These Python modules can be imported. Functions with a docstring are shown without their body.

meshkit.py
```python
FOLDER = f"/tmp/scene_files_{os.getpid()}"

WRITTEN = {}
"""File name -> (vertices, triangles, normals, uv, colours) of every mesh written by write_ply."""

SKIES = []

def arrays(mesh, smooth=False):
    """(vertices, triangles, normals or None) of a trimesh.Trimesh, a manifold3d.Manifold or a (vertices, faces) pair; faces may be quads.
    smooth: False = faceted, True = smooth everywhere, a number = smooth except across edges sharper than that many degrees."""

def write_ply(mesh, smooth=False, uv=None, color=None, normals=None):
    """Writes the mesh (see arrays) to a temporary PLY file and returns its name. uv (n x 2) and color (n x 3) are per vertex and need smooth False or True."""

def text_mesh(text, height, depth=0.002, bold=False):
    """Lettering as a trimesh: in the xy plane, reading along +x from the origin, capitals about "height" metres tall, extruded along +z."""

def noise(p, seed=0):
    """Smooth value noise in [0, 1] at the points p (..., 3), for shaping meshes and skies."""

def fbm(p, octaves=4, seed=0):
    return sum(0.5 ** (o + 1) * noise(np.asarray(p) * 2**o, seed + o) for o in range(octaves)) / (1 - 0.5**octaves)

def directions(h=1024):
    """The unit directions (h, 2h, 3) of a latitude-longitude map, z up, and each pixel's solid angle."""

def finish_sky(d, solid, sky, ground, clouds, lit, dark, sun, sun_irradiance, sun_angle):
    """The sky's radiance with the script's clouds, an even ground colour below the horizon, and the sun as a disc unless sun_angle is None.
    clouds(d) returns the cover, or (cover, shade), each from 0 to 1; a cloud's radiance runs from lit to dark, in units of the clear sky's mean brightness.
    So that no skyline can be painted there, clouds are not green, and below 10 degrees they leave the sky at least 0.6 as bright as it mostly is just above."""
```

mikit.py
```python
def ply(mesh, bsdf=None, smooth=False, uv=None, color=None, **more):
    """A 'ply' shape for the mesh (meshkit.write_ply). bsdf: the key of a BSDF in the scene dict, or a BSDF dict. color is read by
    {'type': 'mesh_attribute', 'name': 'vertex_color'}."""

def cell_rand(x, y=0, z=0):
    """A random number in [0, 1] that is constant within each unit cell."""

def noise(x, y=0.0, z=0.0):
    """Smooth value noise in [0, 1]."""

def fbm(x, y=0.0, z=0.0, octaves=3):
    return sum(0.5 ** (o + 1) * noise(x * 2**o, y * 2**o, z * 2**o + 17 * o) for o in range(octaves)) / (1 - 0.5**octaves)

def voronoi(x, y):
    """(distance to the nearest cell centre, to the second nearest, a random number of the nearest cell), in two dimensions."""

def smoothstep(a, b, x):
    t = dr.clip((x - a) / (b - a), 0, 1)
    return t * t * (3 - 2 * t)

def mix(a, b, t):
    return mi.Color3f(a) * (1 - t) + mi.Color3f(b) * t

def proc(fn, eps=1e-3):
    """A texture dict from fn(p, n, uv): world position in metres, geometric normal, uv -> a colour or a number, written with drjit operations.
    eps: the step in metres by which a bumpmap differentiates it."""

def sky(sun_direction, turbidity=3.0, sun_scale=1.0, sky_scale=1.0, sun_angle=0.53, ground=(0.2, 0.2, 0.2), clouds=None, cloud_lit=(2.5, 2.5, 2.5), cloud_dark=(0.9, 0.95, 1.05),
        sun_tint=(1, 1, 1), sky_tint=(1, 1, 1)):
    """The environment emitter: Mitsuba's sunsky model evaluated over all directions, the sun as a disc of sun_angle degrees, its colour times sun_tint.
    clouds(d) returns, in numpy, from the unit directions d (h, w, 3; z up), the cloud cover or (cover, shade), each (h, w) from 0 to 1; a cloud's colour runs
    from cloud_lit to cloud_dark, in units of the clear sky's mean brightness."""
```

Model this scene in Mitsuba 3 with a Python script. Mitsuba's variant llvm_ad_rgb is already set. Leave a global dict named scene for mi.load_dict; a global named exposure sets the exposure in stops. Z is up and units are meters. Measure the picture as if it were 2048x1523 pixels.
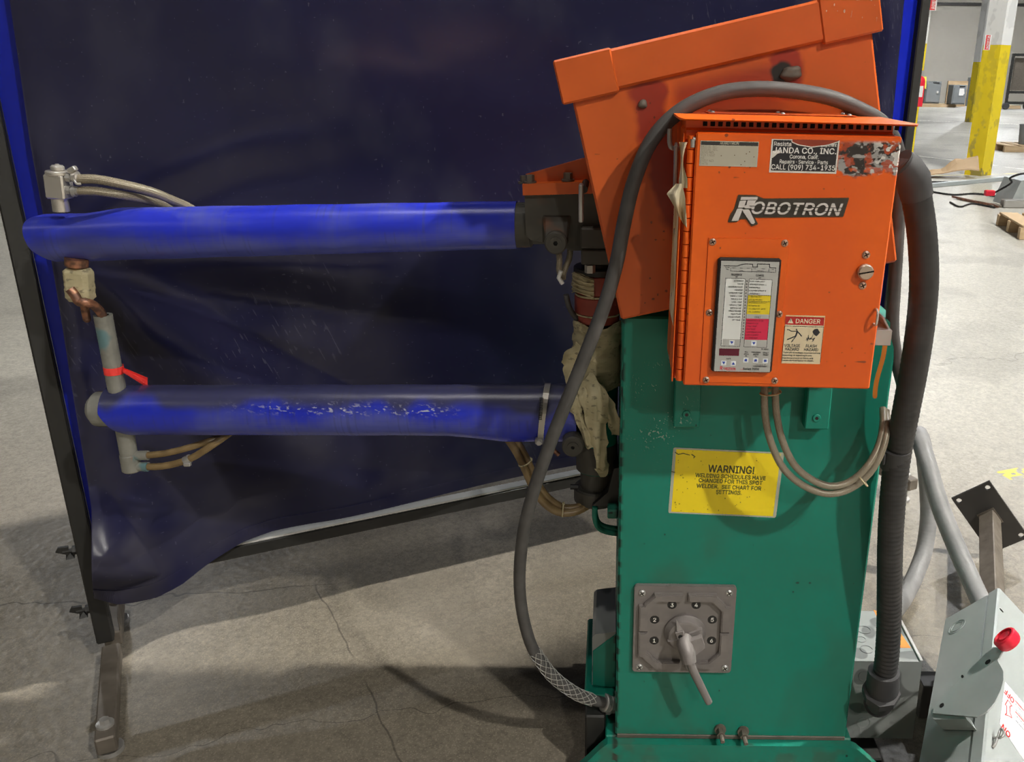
import math, random
import numpy as np, trimesh, mitsuba as mi, drjit as dr
import shapely
from shapely.geometry import Polygon, Point, box as sbox
from shapely.ops import unary_union
import manifold3d as m3
import mikit, meshkit
from mikit import proc, noise, fbm, cell_rand, smoothstep, mix, voronoi
random.seed(7); RNG = np.random.default_rng(11)
T = mi.ScalarTransform4f
scene, labels = {}, {}

# ---------------------------------------------------------------- camera
F_PX, CX, CY = 1732.0, 1220.0, 761.0
PITCH, ROLL = math.radians(19.7), math.atan(.013)
EYE = np.array([0, 0, 1.55])
FW = np.array([0, math.cos(PITCH), -math.sin(PITCH)])
_r0 = np.array([1., 0, 0]); _u0 = np.cross(_r0, FW)
RT = _r0 * math.cos(ROLL) + _u0 * math.sin(ROLL); UP = np.cross(RT, FW)
scene['camera'] = {'type': 'perspective', 'fov_axis': 'x', 'fov': math.degrees(2 * math.atan(1024 / F_PX)),
    'principal_point_offset_x': (1024 - CX) / 2048, 'principal_point_offset_y': (CY - 761.5) / 1523,
    'near_clip': .05, 'far_clip': 300.,
    'to_world': T().look_at(origin=EYE.tolist(), target=(EYE + FW).tolist(), up=UP.tolist())}
# ---------------------------------------------------------------- lamps (high bay fittings under the roof) and exposure
exposure = -0.66
LAMP_R = .15
LAMPS = [  # x, y, z, radiance
    (5.0, -4.0, 7.6, 5600.), (3.2, -9.0, 7.6, 3200.), (5.2, 2.0, 7.6, 8500.), (5.9, 11.2, 7.6, 2800.), (-1.6, 1.1, 7.6, 480.),
    (-6.5, -3.5, 7.6, 300.), (12., 14., 7.6, 2600.), (9., 24., 7.6, 4600.), (18., 34., 7.6, 5000.), (18., 44., 7.6, 9500.), (-7., 11., 7.6, 1400.)]

def ray(px, py): return FW * F_PX + RT * (px - CX) - UP * (py - CY)
def at(px, py, **k):
    """the place in the hall that stands at this point of the photograph, at a known X, Y or Z in metres"""
    d = ray(px, py); i = 'XYZ'.index(next(iter(k))); v = next(iter(k.values()))
    return EYE + d * ((v - EYE[i]) / d[i])
def on(px, py, o, n):
    d = ray(px, py); return EYE + d * (np.dot(np.asarray(o) - EYE, n) / np.dot(d, n))

# ---------------------------------------------------------------- materials
def rgb(c): return {'type': 'rgb', 'value': [float(x) for x in c]}
def mat(name, base, rough=.5, metal=0., spec=.5, bump=None, **k):
    b = {'type': 'principled', 'base_color': base if isinstance(base, dict) else rgb(base), 'roughness': rough, 'metallic': metal, 'specular': spec, **k}
    if bump: b = {'type': 'bumpmap', 'arbitrary': bump[0], 'scale': bump[1], 'bsdf': b}
    scene[name] = {'type': 'twosided', 'bsdf': b}
    return name
def band(x, c, w): return 1 - smoothstep(0, w, dr.abs(x - c))
VC = {'type': 'mesh_attribute', 'name': 'vertex_color'}
mat('m_vcol', VC, .5); mat('m_vmetal', VC, .35, .75)
mat('m_black', (.012, .012, .013), .45); mat('m_blackmetal', (.016, .016, .015), .5, .0)
mat('m_rubber', (.04, .04, .042), .6)
mat('m_steel', (.46, .45, .43), .4, .6); mat('m_chrome', (.70, .67, .62), .25, .7); mat('m_copper', proc(lambda p, n, uv: mix((.16, .085, .06), (.42, .19, .11), smoothstep(.45, .7, fbm(p.x * 60, p.y * 60, p.z * 60)))), .42, .6)
mat('m_white', (.75, .75, .73), .6); mat('m_redplastic', (.75, .02, .045), .35); mat('m_redtape', (.95, .06, .05), .6)
mat('m_darkhole', (.004, .004, .004), .9)
mat('m_wallpaint', proc(lambda p, n, uv: mix((.46, .43, .375), (.54, .51, .45), fbm(p.x * .5, p.z * .7, p.y * .5))), .8)
mat('m_ceiling', (.10, .10, .10), .9)
mat('m_cardboard', (.5, .36, .22), .8)

def f_floor(p, n, uv):
    x, y = p.x, p.y
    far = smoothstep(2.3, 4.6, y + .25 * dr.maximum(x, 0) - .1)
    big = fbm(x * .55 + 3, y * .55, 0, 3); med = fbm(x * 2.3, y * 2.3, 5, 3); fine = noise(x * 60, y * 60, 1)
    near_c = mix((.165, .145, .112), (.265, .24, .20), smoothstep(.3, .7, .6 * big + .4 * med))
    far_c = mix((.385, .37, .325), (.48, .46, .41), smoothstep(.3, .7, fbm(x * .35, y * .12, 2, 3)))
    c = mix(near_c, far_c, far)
    v1, _, k1 = voronoi(x * 210, y * 210); v2, _, k2 = voronoi(x * 150 + 40, y * 150 + 11)
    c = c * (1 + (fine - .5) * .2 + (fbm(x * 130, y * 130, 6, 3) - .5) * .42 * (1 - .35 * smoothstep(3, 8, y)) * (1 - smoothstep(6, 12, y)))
    c = mix(c, (.5, .43, .32), (1 - smoothstep(.12 + .3 * k1, .2 + .3 * k1, v1)) * smoothstep(.6, .8, k1) * .16 * (1 - far))
    c = mix(c, (.07, .06, .045), (1 - smoothstep(.08 + .22 * k2, .16 + .22 * k2, v2)) * smoothstep(.7, .85, k2) * .26 * (1 - far))
    # grey trowel marks and oil stains
    c = c * (1 - .3 * smoothstep(.56, .75, fbm(x * 1.7 + 9, y * 1.7 + 4, 3, 4)) * (1 - .5 * far))
    # saw-cut joint and cracks
    w1 = (fbm(x * 9, y * 9, 4, 3) - .5) * .1
    j = dr.abs((x + 1.048) - (y - 2.577) * (-.60) + w1 * .35)
    c = c * (1 - .45 * (1 - smoothstep(.0012, .0045, j)) * smoothstep(.3, .6, noise(y * 9, x * 9, 2) + .1))
    j2 = dr.abs((y - 1.66) - .24 * (x + 1.1) - w1 * 1.2)
    c = c * (1 - .4 * (1 - smoothstep(.0008, .003, j2)) * (1 - far))
    j3 = dr.abs((y - 2.28) - .14 * (x + 1.5) - w1)
    c = c * (1 - .5 * (1 - smoothstep(.001, .005, j3)) * (1 - smoothstep(-1.1, -.7, x)))
    j4 = dr.abs(y - 4.6 - .3 * (x - 1.5) - w1 * 3)
    c = c * (1 - .25 * (1 - smoothstep(.002, .02, j4)) * smoothstep(.5, 1.2, x))
    # oil under the welder
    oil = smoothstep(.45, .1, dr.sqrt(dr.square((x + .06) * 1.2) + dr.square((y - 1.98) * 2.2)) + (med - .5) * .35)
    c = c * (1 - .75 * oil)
    # painted lines of the hall
    l1 = dr.abs(y - 32.7 + .65 * (x - 11.2)); l2 = dr.abs(y - 18.2 + 2.2 * (x - 6.2)); l3 = dr.abs(y - 14.6 - .3 * (x - 5.4))
    wear = smoothstep(.2, .45, noise(x * 4, y * 4, 8))
    c = mix(c, (.78, .77, .7), (1 - smoothstep(.12, .16, l1)) * smoothstep(3, 5, x) * .8 * wear)
    c = mix(c, (.78, .77, .7), (1 - smoothstep(.12, .16, l2)) * smoothstep(3, 5, x) * .8 * wear)
    c = mix(c, (.66, .58, .24), (1 - smoothstep(.06, .08, l3)) * smoothstep(4, 5, x) * .7 * wear)
    # worn yellow chalk mark
    u, v = (x - 1.71) * .93 + (y - 3.27) * .36, (y - 3.27) * .93 - (x - 1.71) * .36
    c = mix(c, (.75, .62, .1), (1 - smoothstep(.085, .095, dr.abs(u))) * (1 - smoothstep(.035, .045, dr.abs(v))) * smoothstep(.4, .5, noise(u * 55, v * 70, 3)))
    return c
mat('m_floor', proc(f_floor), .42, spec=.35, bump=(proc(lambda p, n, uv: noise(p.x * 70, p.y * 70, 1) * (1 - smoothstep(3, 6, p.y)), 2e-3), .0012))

def f_orange(p, n, uv):
    x, y, z = p.x, p.y, p.z
    door = 1 - smoothstep(1.44, 1.46, y)
    c = mix((.78, .120, .008), (.70, .100, .010), smoothstep(.3, .7, fbm(x * 9, z * 9, y * 9)))
    dusty = mix((.50, .090, .017), (.62, .112, .019), noise(x * 14, y * 14, z * 14))
    c = mix(dusty, c, door * .9 + .1)
    # old red paint where the cover was rubbed through, and runs below its bolts (cover only)
    s = (z - 1.51) - (x + .082) * .234; a = (x + .082) * .974 + (z - 1.51) * .23
    wob = (fbm(x * 25, z * 25, 3) - .5) * .03
    r1 = band(a + wob, .135, .045) * smoothstep(-.33, -.2, s + wob) * (1 - smoothstep(-.02, .0, s))
    r2 = band(a + wob, .365, .045) * smoothstep(-.11, -.07, s + wob) * (1 - smoothstep(-.02, .0, s))
    r3 = smoothstep(.16, .2, a + wob) * (1 - smoothstep(.34, .38, a)) * smoothstep(-.16, -.05, s + wob) * (1 - smoothstep(-.04, -.01, s)) * .8
    c = mix(c, (.25, .016, .014), dr.maximum(dr.maximum(smoothstep(.15, .6, r1), smoothstep(.15, .6, r2)), r3) * .85 * (1 - door))
    sm = dr.exp(-dr.square((a - .36) / .02) - dr.square((s + .045) / .02))
    c = mix(c, (.02, .018, .016), smoothstep(.3, .6, sm + (noise(x * 90, z * 90, y * 90) - .5) * .3) * (1 - door))
    # scraped adhesive patch at the door's upper right corner
    e = (fbm(x * 90, z * 130, 1, 4) - .5) * .022
    patch = smoothstep(.336, .345, x + e) * smoothstep(1.405, 1.413, z + e * 1.2) * (1 - smoothstep(1.452, 1.458, z)) * door * (1 - smoothstep(1.352, 1.36, y))
    g = fbm(x * 90 + 3 * noise(x * 60, z * 60), z * 150, 4, 4)
    pc = mix(mix((.03, .024, .022), (.3, .29, .28), smoothstep(.48, .56, g)), (.4, .06, .02), smoothstep(.5, .62, fbm(x * 70 + 7, z * 90, 2, 4)) * .8)
    pc = mix(pc, (.62, .6, .56), smoothstep(.6, .66, fbm(x * 150, z * 160, 6)) * smoothstep(.36, .42, x))
    c = mix(c, pc, patch)
    # chips and specks
    chip = smoothstep(.86, .9, noise(x * 130, y * 130, z * 130) * .75 + .25 * noise(x * 17, y * 17, z * 17))
    c = mix(c, (.10, .03, .015), chip * .75)
    c = mix(c, (.75, .5, .36), smoothstep(.84, .88, noise(x * 170 + 5, y * 170, z * 110) * .7 + .3 * noise(x * 9, y * 9, z * 9 + 4)) * smoothstep(-.005, .02, s) * .8 * (1 - door))
    return c
mat('m_orange', proc(f_orange), .38, spec=.45)

def f_green(p, n, uv):
    x, y, z = p.x, p.y, p.z
    c = mix((.003, .165, .112), (.005, .21, .147), fbm(x * 5, z * 5, y * 5, 3))
    c = mix(c, (.03, .12, .08), smoothstep(.5, .75, fbm(x * 7 + 3, z * 4, y * 7 + 1)) * .5)
    chip = smoothstep(.86, .9, noise(x * 120, y * 120, z * 90) * .72 + .28 * noise(x * 11, y * 11, z * 11))
    edge = (1 - smoothstep(.002, .010, dr.abs(x - .022))) * smoothstep(.45, .6, noise(x * 60, y * 60, z * 60))
    c = mix(c, (.012, .02, .016), dr.maximum(chip, edge) * .85)
    scr = smoothstep(.80, .9, noise(x * 380 + z * 150, z * 260 - x * 90, 1)) * smoothstep(.5, .62, fbm(x * 40, z * 40, 2)) * dr.exp(-dr.square((x - .1) / .045) - dr.square((z - .93) / .07))
    c = mix(c, (.45, .55, .48), scr * 1.0)
    rust = (1 - smoothstep(.02, .05, z - .125)) * smoothstep(.5, .7, fbm(x * 20, y * 20, z * 20))
    c = mix(c, (.09, .05, .035), rust * .3)
    drip = band(x + .004 * dr.sin(z * 40), .516, .008) * smoothstep(.955, .965, z) * (1 - smoothstep(1.07, 1.08, z))
    c = mix(c, (.62, .2, .03), smoothstep(.3, .5, drip))
    return c
mat('m_green', proc(f_green), .45, spec=.45)

def f_navy(p, n, uv):
    s, z = uv.x, uv.y
    c = mix((.0075, .0075, .024), (.0125, .0125, .035), fbm(s * 3, z * 3, 1, 4))
    d = smoothstep(.45, .8, fbm(s * 7 + 2, z * 5, 7, 4))
    c = mix(c, (.04, .04, .058), d * .25)
    c = mix(c, (.075, .07, .068), (1 - smoothstep(.35, .75, z)) * smoothstep(.4, .7, fbm(s * 5, z * 9, 3)) * .18)
    sc = smoothstep(.84, .9, noise(s * 210 + z * 80, z * 38 - s * 9, 5)) * smoothstep(.72, .8, noise(s * 3.3, z * 3.3, 12))
    c = mix(c, (.07, .07, .09), sc * .3)
    c = mix(c, (.10, .10, .12), smoothstep(.955, .975, noise(s * 160, z * 160, 2)) * .4)
    return c
mat('m_navy', proc(f_navy), .21, spec=.32)
mat('m_backlit_blue', (.002, .010, .30), .4, spec=.3)  # this blue is light passing through thin vinyl, put into the base colour

def f_sleeve(p, n, uv):
    x, z = p.x, p.z
    c = mix((.014, .022, .40), (.02, .035, .47), fbm(x * 6, z * 20, p.y * 20))
    up = smoothstep(-.2, .7, n.z)
    dust = smoothstep(.35, .75, fbm(x * 6 + 1, z * 16, p.y * 10, 4) + .10 * noise(x * 190, z * 6, 2) + .2 * up - .08)
    c = mix(c, (.13, .15, .28), dust * .5)
    rings = smoothstep(.78, .9, noise(x * 260, 3, 7)) * smoothstep(.45, .6, noise(x * 9, z * 40, 2))
    c = mix(c, (.05, .055, .12), rings * .25)
    lowarm = 1 - smoothstep(.95, 1.05, z)
    c = mix(c, (.045, .045, .055), lowarm * smoothstep(.845, .875, z + (noise(x * 22, z * 22, 4) - .5) * .035) * .85)
    fr = .7 * lowarm * smoothstep(.60, .72, fbm(x * 130 + 60 * z, z * 260, 3, 4)) * dr.exp(-dr.square((z - .855) / .01)) * smoothstep(-.9, -.6, x) * (1 - smoothstep(-.4, -.3, x))
    c = mix(c, (.5, .5, .58), fr)
    c = mix(c, (.03, .032, .06), (1 - smoothstep(-1.14, -.85, x)) * smoothstep(.3, .7, fbm(x * 8, z * 14, 5)) * .6)
    return c
mat('m_sleeve', proc(f_sleeve), .32, spec=.5)

def f_braid(p, n, uv):
    a, l = uv.x * 2 * math.pi, uv.y
    w = dr.sin(a * 9 + l * 1500.) * dr.sin(a * 9 - l * 1500.)
    return mix((.12, .095, .06), (.46, .41, .32), smoothstep(-.25, .35, w))
mat('m_braid', proc(f_braid), .38, .25)
mat('m_tanhose', proc(lambda p, n, uv: mix((.15, .10, .045), (.27, .19, .09), noise(p.x * 60, p.y * 60, p.z * 60))), .35)
def f_cable(p, n, uv):
    c = mix((.045, .043, .042), (.085, .082, .08), fbm(p.x * 30, p.y * 30, p.z * 30))
    return mix(c, (.17, .165, .16), smoothstep(.62, .8, fbm(p.x * 11, p.y * 11, p.z * 11 + 3)) * .4)
mat('m_cable', proc(f_cable), .55)
mat('m_conduit_black', proc(lambda p, n, uv: mix((.016, .016, .017), (.036, .035, .035), fbm(p.x * 25, p.y * 25, p.z * 25))), .5)
mat('m_conduit_grey', proc(lambda p, n, uv: mix((.2, .2, .205), (.29, .29, .29), fbm(p.x * 22, p.y * 22, p.z * 22))), .42)
def f_cast(p, n, uv):
    c = mix((.032, .031, .026), (.075, .07, .058), fbm(p.x * 26, p.y * 26, p.z * 26, 4))
    return mix(c, (.22, .07, .02), smoothstep(.62, .78, fbm(p.x * 14 + 4, p.y * 14, p.z * 14)) * .55)
mat('m_cast', proc(f_cast), .55, bump=(proc(lambda p, n, uv: noise(p.x * 260, p.y * 260, p.z * 260), 5e-4), .0005))
mat('m_patina', proc(lambda p, n, uv: mix(mix((.17, .17, .15), (.36, .36, .32), fbm(p.x * 35, p.y * 35, p.z * 35, 4)),
    mix((.08, .24, .28), (.45, .2, .1), smoothstep(.5, .55, noise(p.x * 20, p.y * 20, p.z * 20))), smoothstep(.6, .72, fbm(p.x * 22, p.y * 22, p.z * 16 + 8)) * .7)), .5, .3)
mat('m_tape', proc(lambda p, n, uv: mix(mix((.40, .35, .20), (.62, .55, .36), fbm(p.x * 30, p.y * 30, p.z * 45, 4)), (.10, .085, .055), smoothstep(.60, .76, fbm(p.x * 85, p.y * 85, p.z * 120 + 4, 4)) * .6)), .6)
mat('m_redfibre', proc(lambda p, n, uv: mix((.26, .045, .03), (.35, .065, .045), fbm(p.x * 40, p.y * 40, p.z * 40))), .55)
mat('m_galv', proc(lambda p, n, uv: mix((.35, .385, .385), (.43, .465, .46), fbm(p.x * 8, p.y * 8, p.z * 8, 4))), .42, .1)
mat('m_greybox', proc(lambda p, n, uv: mix((.2, .215, .21), (.3, .31, .3), fbm(p.x * 9, p.y * 9, p.z * 9, 4)) * (1 - .5 * smoothstep(.66, .74, noise(p.x * 24, p.y * 24, p.z * 24)))), .45, .1)
mat('m_switchcast', proc(lambda p, n, uv: mix((.17, .155, .15), (.235, .215, .205), fbm(p.x * 40, p.y * 40, p.z * 40, 4))), .45, .25)
mat('m_rustysteel', proc(lambda p, n, uv: mix((.09, .075, .06), (.2, .175, .145), fbm(p.x * 28, p.y * 28, p.z * 28, 4))), .5, .3)
mat('m_darkplate', proc(lambda p, n, uv: mix((.035, .033, .032), (.06, .056, .053), fbm(p.x * 12, p.y * 12, p.z * 12))), .5, .2)
mat('m_wood', proc(lambda p, n, uv: mix((.42, .29, .16), (.6, .45, .28), fbm(p.x * 3, p.y * 3, p.z * 30))), .7)
mat('m_farcabinet', (.2, .215, .22), .5)
mat('m_paper', proc(lambda p, n, uv: mix((.55, .38, .2), (.7, .62, .45), smoothstep(.35, .6, fbm(p.x * 30, p.y * 30, p.z * 18)))), .7)
def f_column(p, n, uv):
    y = smoothstep(-.004, .004, uv.y - uv.x)          # uv.y height, uv.x the height where the yellow ends
    c = mix((.78, .60, .02), (.8, .8, .77), y)
    peel = uv.x * 0 + smoothstep(.55, .62, fbm(p.x * 6, p.y * 6, p.z * 2.4, 4) + (noise(p.x * 25, p.y * 25, p.z * 25) - .5) * .12)
    return mix(c, (.12, .12, .11), peel * (.15 + .5 * (1 - smoothstep(.0, 1.2, uv.y))))
mat('m_column', proc(f_column), .5)
scene['m_lamp_glass'] = {'type': 'diffuse', 'reflectance': rgb((.8, .8, .8))}

# ---------------------------------------------------------------- mesh helpers
cat = trimesh.util.concatenate
def tm(M):
    m = M.to_mesh(); return trimesh.Trimesh(m.vert_properties[:, :3], m.tri_verts, process=False)
def hull(pts): return trimesh.convex.convex_hull(np.asarray(pts, float))
def cbox(lo, hi, c=.003):
    """a box with chamfered edges"""
    lo, hi = np.minimum(lo, hi).astype(float), np.maximum(lo, hi).astype(float); c = min(c, .45 * (hi - lo).min()); P = []
    for sx in (0, 1):
        for sy in (0, 1):
            for sz in (0, 1):
                q = np.where([sx, sy, sz], hi, lo); s = np.where([sx, sy, sz], -1, 1)
                for k in range(3):
                    v = q + s * c; v[k] = q[k]; P.append(v)
    return hull(P)
def xf(mesh, M):
    m = mesh.copy(); m.apply_transform(M); return m
def frame(o, ex, ey, ez):
    M = np.eye(4); M[:3, 0], M[:3, 1], M[:3, 2], M[:3, 3] = ex, ey, ez, o; return M
def unit(v): v = np.asarray(v, float); return v / np.linalg.norm(v)
def axis_frame(a, b, hint=(0, 0, 1)):
    z = unit(np.asarray(b, float) - a); h = np.asarray(hint, float)
    if abs(z @ h) > .95: h = np.array([0, 1., 0])
    x = unit(np.cross(h, z)); return frame(a, x, np.cross(z, x), z)
def cyl(a, b, r, r2=None, n=24, c=.0):
    a, b = np.asarray(a, float), np.asarray(b, float); L = np.linalg.norm(b - a); r2 = r if r2 is None else r2
    prof = [(0, 0), (r - c, 0), (r, c), (r2, L - c), (r2 - c, L), (0, L)] if c else [(0, 0), (r, 0), (r2, L), (0, L)]
    return lathe(prof, axis_frame(a, b), n)
def lathe(prof, M=np.eye(4), n=32):
    m = trimesh.creation.revolve(np.asarray(prof, float), sections=n); return xf(m, M)
def prism(poly, w0, w1, M=np.eye(4)):
    if not hasattr(poly, 'geom_type'): poly = Polygon(poly)
    ms = []
    for g in getattr(poly, 'geoms', [poly]):
        if g.geom_type == 'Polygon' and g.area > 1e-10: ms.append(trimesh.creation.extrude_polygon(g, w1 - w0, engine='earcut'))
    m = cat(ms); m.apply_translation([0, 0, w0]); return xf(m, M)
def spline(pts, n=12):
    P = np.asarray(pts, float); P = np.vstack([2 * P[0] - P[1], P, 2 * P[-1] - P[-2]]); out = []
    for i in range(1, len(P) - 2):
        for t in np.linspace(0, 1, n, endpoint=False):
            a, b, c, d = P[i - 1:i + 3]
            out.append(.5 * (2 * b + (c - a) * t + (2 * a - 5 * b + 4 * c - d) * t * t + (3 * b - a - 3 * c + d) * t ** 3))
    return np.vstack([out, P[-2]])
def resample(P, step):
    s = np.r_[0, np.cumsum(np.linalg.norm(np.diff(P, axis=0), axis=1))]; m = max(2, int(s[-1] / step) + 1); q = np.linspace(0, s[-1], m)
    return np.stack([np.interp(q, s, P[:, k]) for k in range(3)], 1), q
def tube(P, r, n=16, ridge=None, uv=False, caps=True):
    """a round tube along the points; r a number or one per point; ridge (period, depth) makes it corrugated"""
    P = np.asarray(P, float); L = np.r_[0, np.cumsum(np.linalg.norm(np.diff(P, axis=0), axis=1))]
    r = np.broadcast_to(np.asarray(r, float), len(P)).copy()
    if ridge: r = r + ridge[1] * np.sin(2 * np.pi * L / ridge[0])
    t = np.gradient(P, axis=0); t /= np.linalg.norm(t, axis=1, keepdims=True) + 1e-12
    x = np.cross(t[0], [0, 0, 1.] if abs(t[0][2]) < .9 else [0, 1., 0]); x /= np.linalg.norm(x); V, U = [], []
    k = n + (1 if uv else 0)
    for i in range(len(P)):
        x = x - t[i] * (x @ t[i]); x /= np.linalg.norm(x); y = np.cross(t[i], x); a = np.arange(k) / n * 2 * np.pi
        V.append(P[i] + r[i] * (np.cos(a)[:, None] * x + np.sin(a)[:, None] * y)); U.append(np.stack([np.arange(k) / n, np.full(k, L[i])], 1))
    V, U = np.vstack(V), np.vstack(U); Fc = []
    for i in range(len(P) - 1):
        for j in range(n):
            a, b = i * k + j, i * k + (j + 1) % k; Fc += [(a, b, b + k), (a, b + k, a + k)]
    if caps:
        c0, c1 = len(V), len(V) + 1; V = np.vstack([V, P[0], P[-1]]); U = np.vstack([U, [0, 0], [0, L[-1]]]); e = (len(P) - 1) * k
        for j in range(n): Fc += [(c0, (j + 1) % k, j), (c1, e + j, e + (j + 1) % k)]
    m = trimesh.Trimesh(V, Fc, process=False); m.metadata['uv'] = U; return m
def grid(fn, us, vs):
    """a sheet: fn(u, v) -> point; and its uv"""
    V = np.array([[fn(u, v) for v in vs] for u in us]); a, b = len(us), len(vs); V = V.reshape(-1, 3)
    i = np.arange(a * b).reshape(a, b); Fc = np.vstack([np.stack([i[:-1, :-1], i[1:, :-1], i[1:, 1:]], -1).reshape(-1, 3), np.stack([i[:-1, :-1], i[1:, 1:], i[:-1, 1:]], -1).reshape(-1, 3)])
    return V, Fc
def thick(V, Fc, shape, off):
    """closes a sheet of shape (a, b) to a slab with the offset vectors off"""
    a, b = shape; n = len(V); i = np.arange(n).reshape(a, b); rim = np.r_[i[0, :], i[1:, -1], i[-1, -2::-1], i[-2:0:-1, 0]]; nx = np.roll(rim, -1)
    W = np.vstack([V, V + off]); G = np.vstack([Fc, Fc[:, ::-1] + n, np.stack([rim, nx, nx + n], 1)[:, ::-1], np.stack([rim, nx + n, rim + n], 1)[:, ::-1]])
    return trimesh.Trimesh(W, G, process=False)
def paint(parts):
    """[(mesh, colour)] -> one mesh and its vertex colours"""
    m = cat([p for p, _ in parts]); col = np.vstack([np.tile(np.asarray(c, float), (len(p.vertices), 1)) for p, c in parts]); return m, col
def txt(s, h, bold=True, width=None, align='l', depth=.0004, slant=0., rot=0.):
    m = meshkit.text_mesh(s, h, depth, bold)
    if width: m.apply_scale([width / np.ptp(m.vertices[:, 0]), 1, 1])
    if slant: m.vertices[:, 0] += m.vertices[:, 1] * slant
    lo, hi = m.vertices[:, 0].min(), m.vertices[:, 0].max(); m.vertices[:, 0] -= {'l': lo, 'r': hi, 'c': (lo + hi) / 2}[align]
    if rot: m.apply_transform(trimesh.transformations.rotation_matrix(rot, [0, 0, 1]))
    return m
def mv(m, x, y, z=0.): m = m.copy(); m.apply_translation([x, y, z]); return m
def rect(x0, y0, x1, y1, w0=0., w1=.0003): return prism(sbox(min(x0, x1), min(y0, y1), max(x0, x1), max(y0, y1)), w0, w1)

used = {}
def key_for(name, parent=None):
    k = f'{parent}__{name}' if parent else name
    if k in used: used[k] += 1; return f'{k}_{used[k]:03d}'
    used[k] = 0; return k
def obj(name, mesh, m, parent=None, smooth=30, label=None, cat_=None, group=None, kind=None, uv=None, color=None):
    k = key_for(name, parent)
    if color is not None or uv is not None: smooth = bool(smooth) and smooth is True
    scene[k] = mikit.ply(mesh, m, smooth=smooth, uv=uv, color=color); tag(k, label, cat_, group, kind); return k
def tag(k, label=None, cat_=None, group=None, kind=None):
    d = {a: b for a, b in (('label', label), ('category', cat_), ('group', group), ('kind', kind)) if b}
    if d: labels[k] = {**labels.get(k, {}), **d}
def thing(name, label, cat_, group=None):
    k = key_for(name); tag(k, label, cat_, group); return k
def vobj(name, parts, parent, m='m_vcol', label=None, M=None):
    me, col = paint(parts)
    if M is not None: me = xf(me, M)
    return obj(name, me, m, parent, smooth=False, color=col, label=label)

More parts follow.
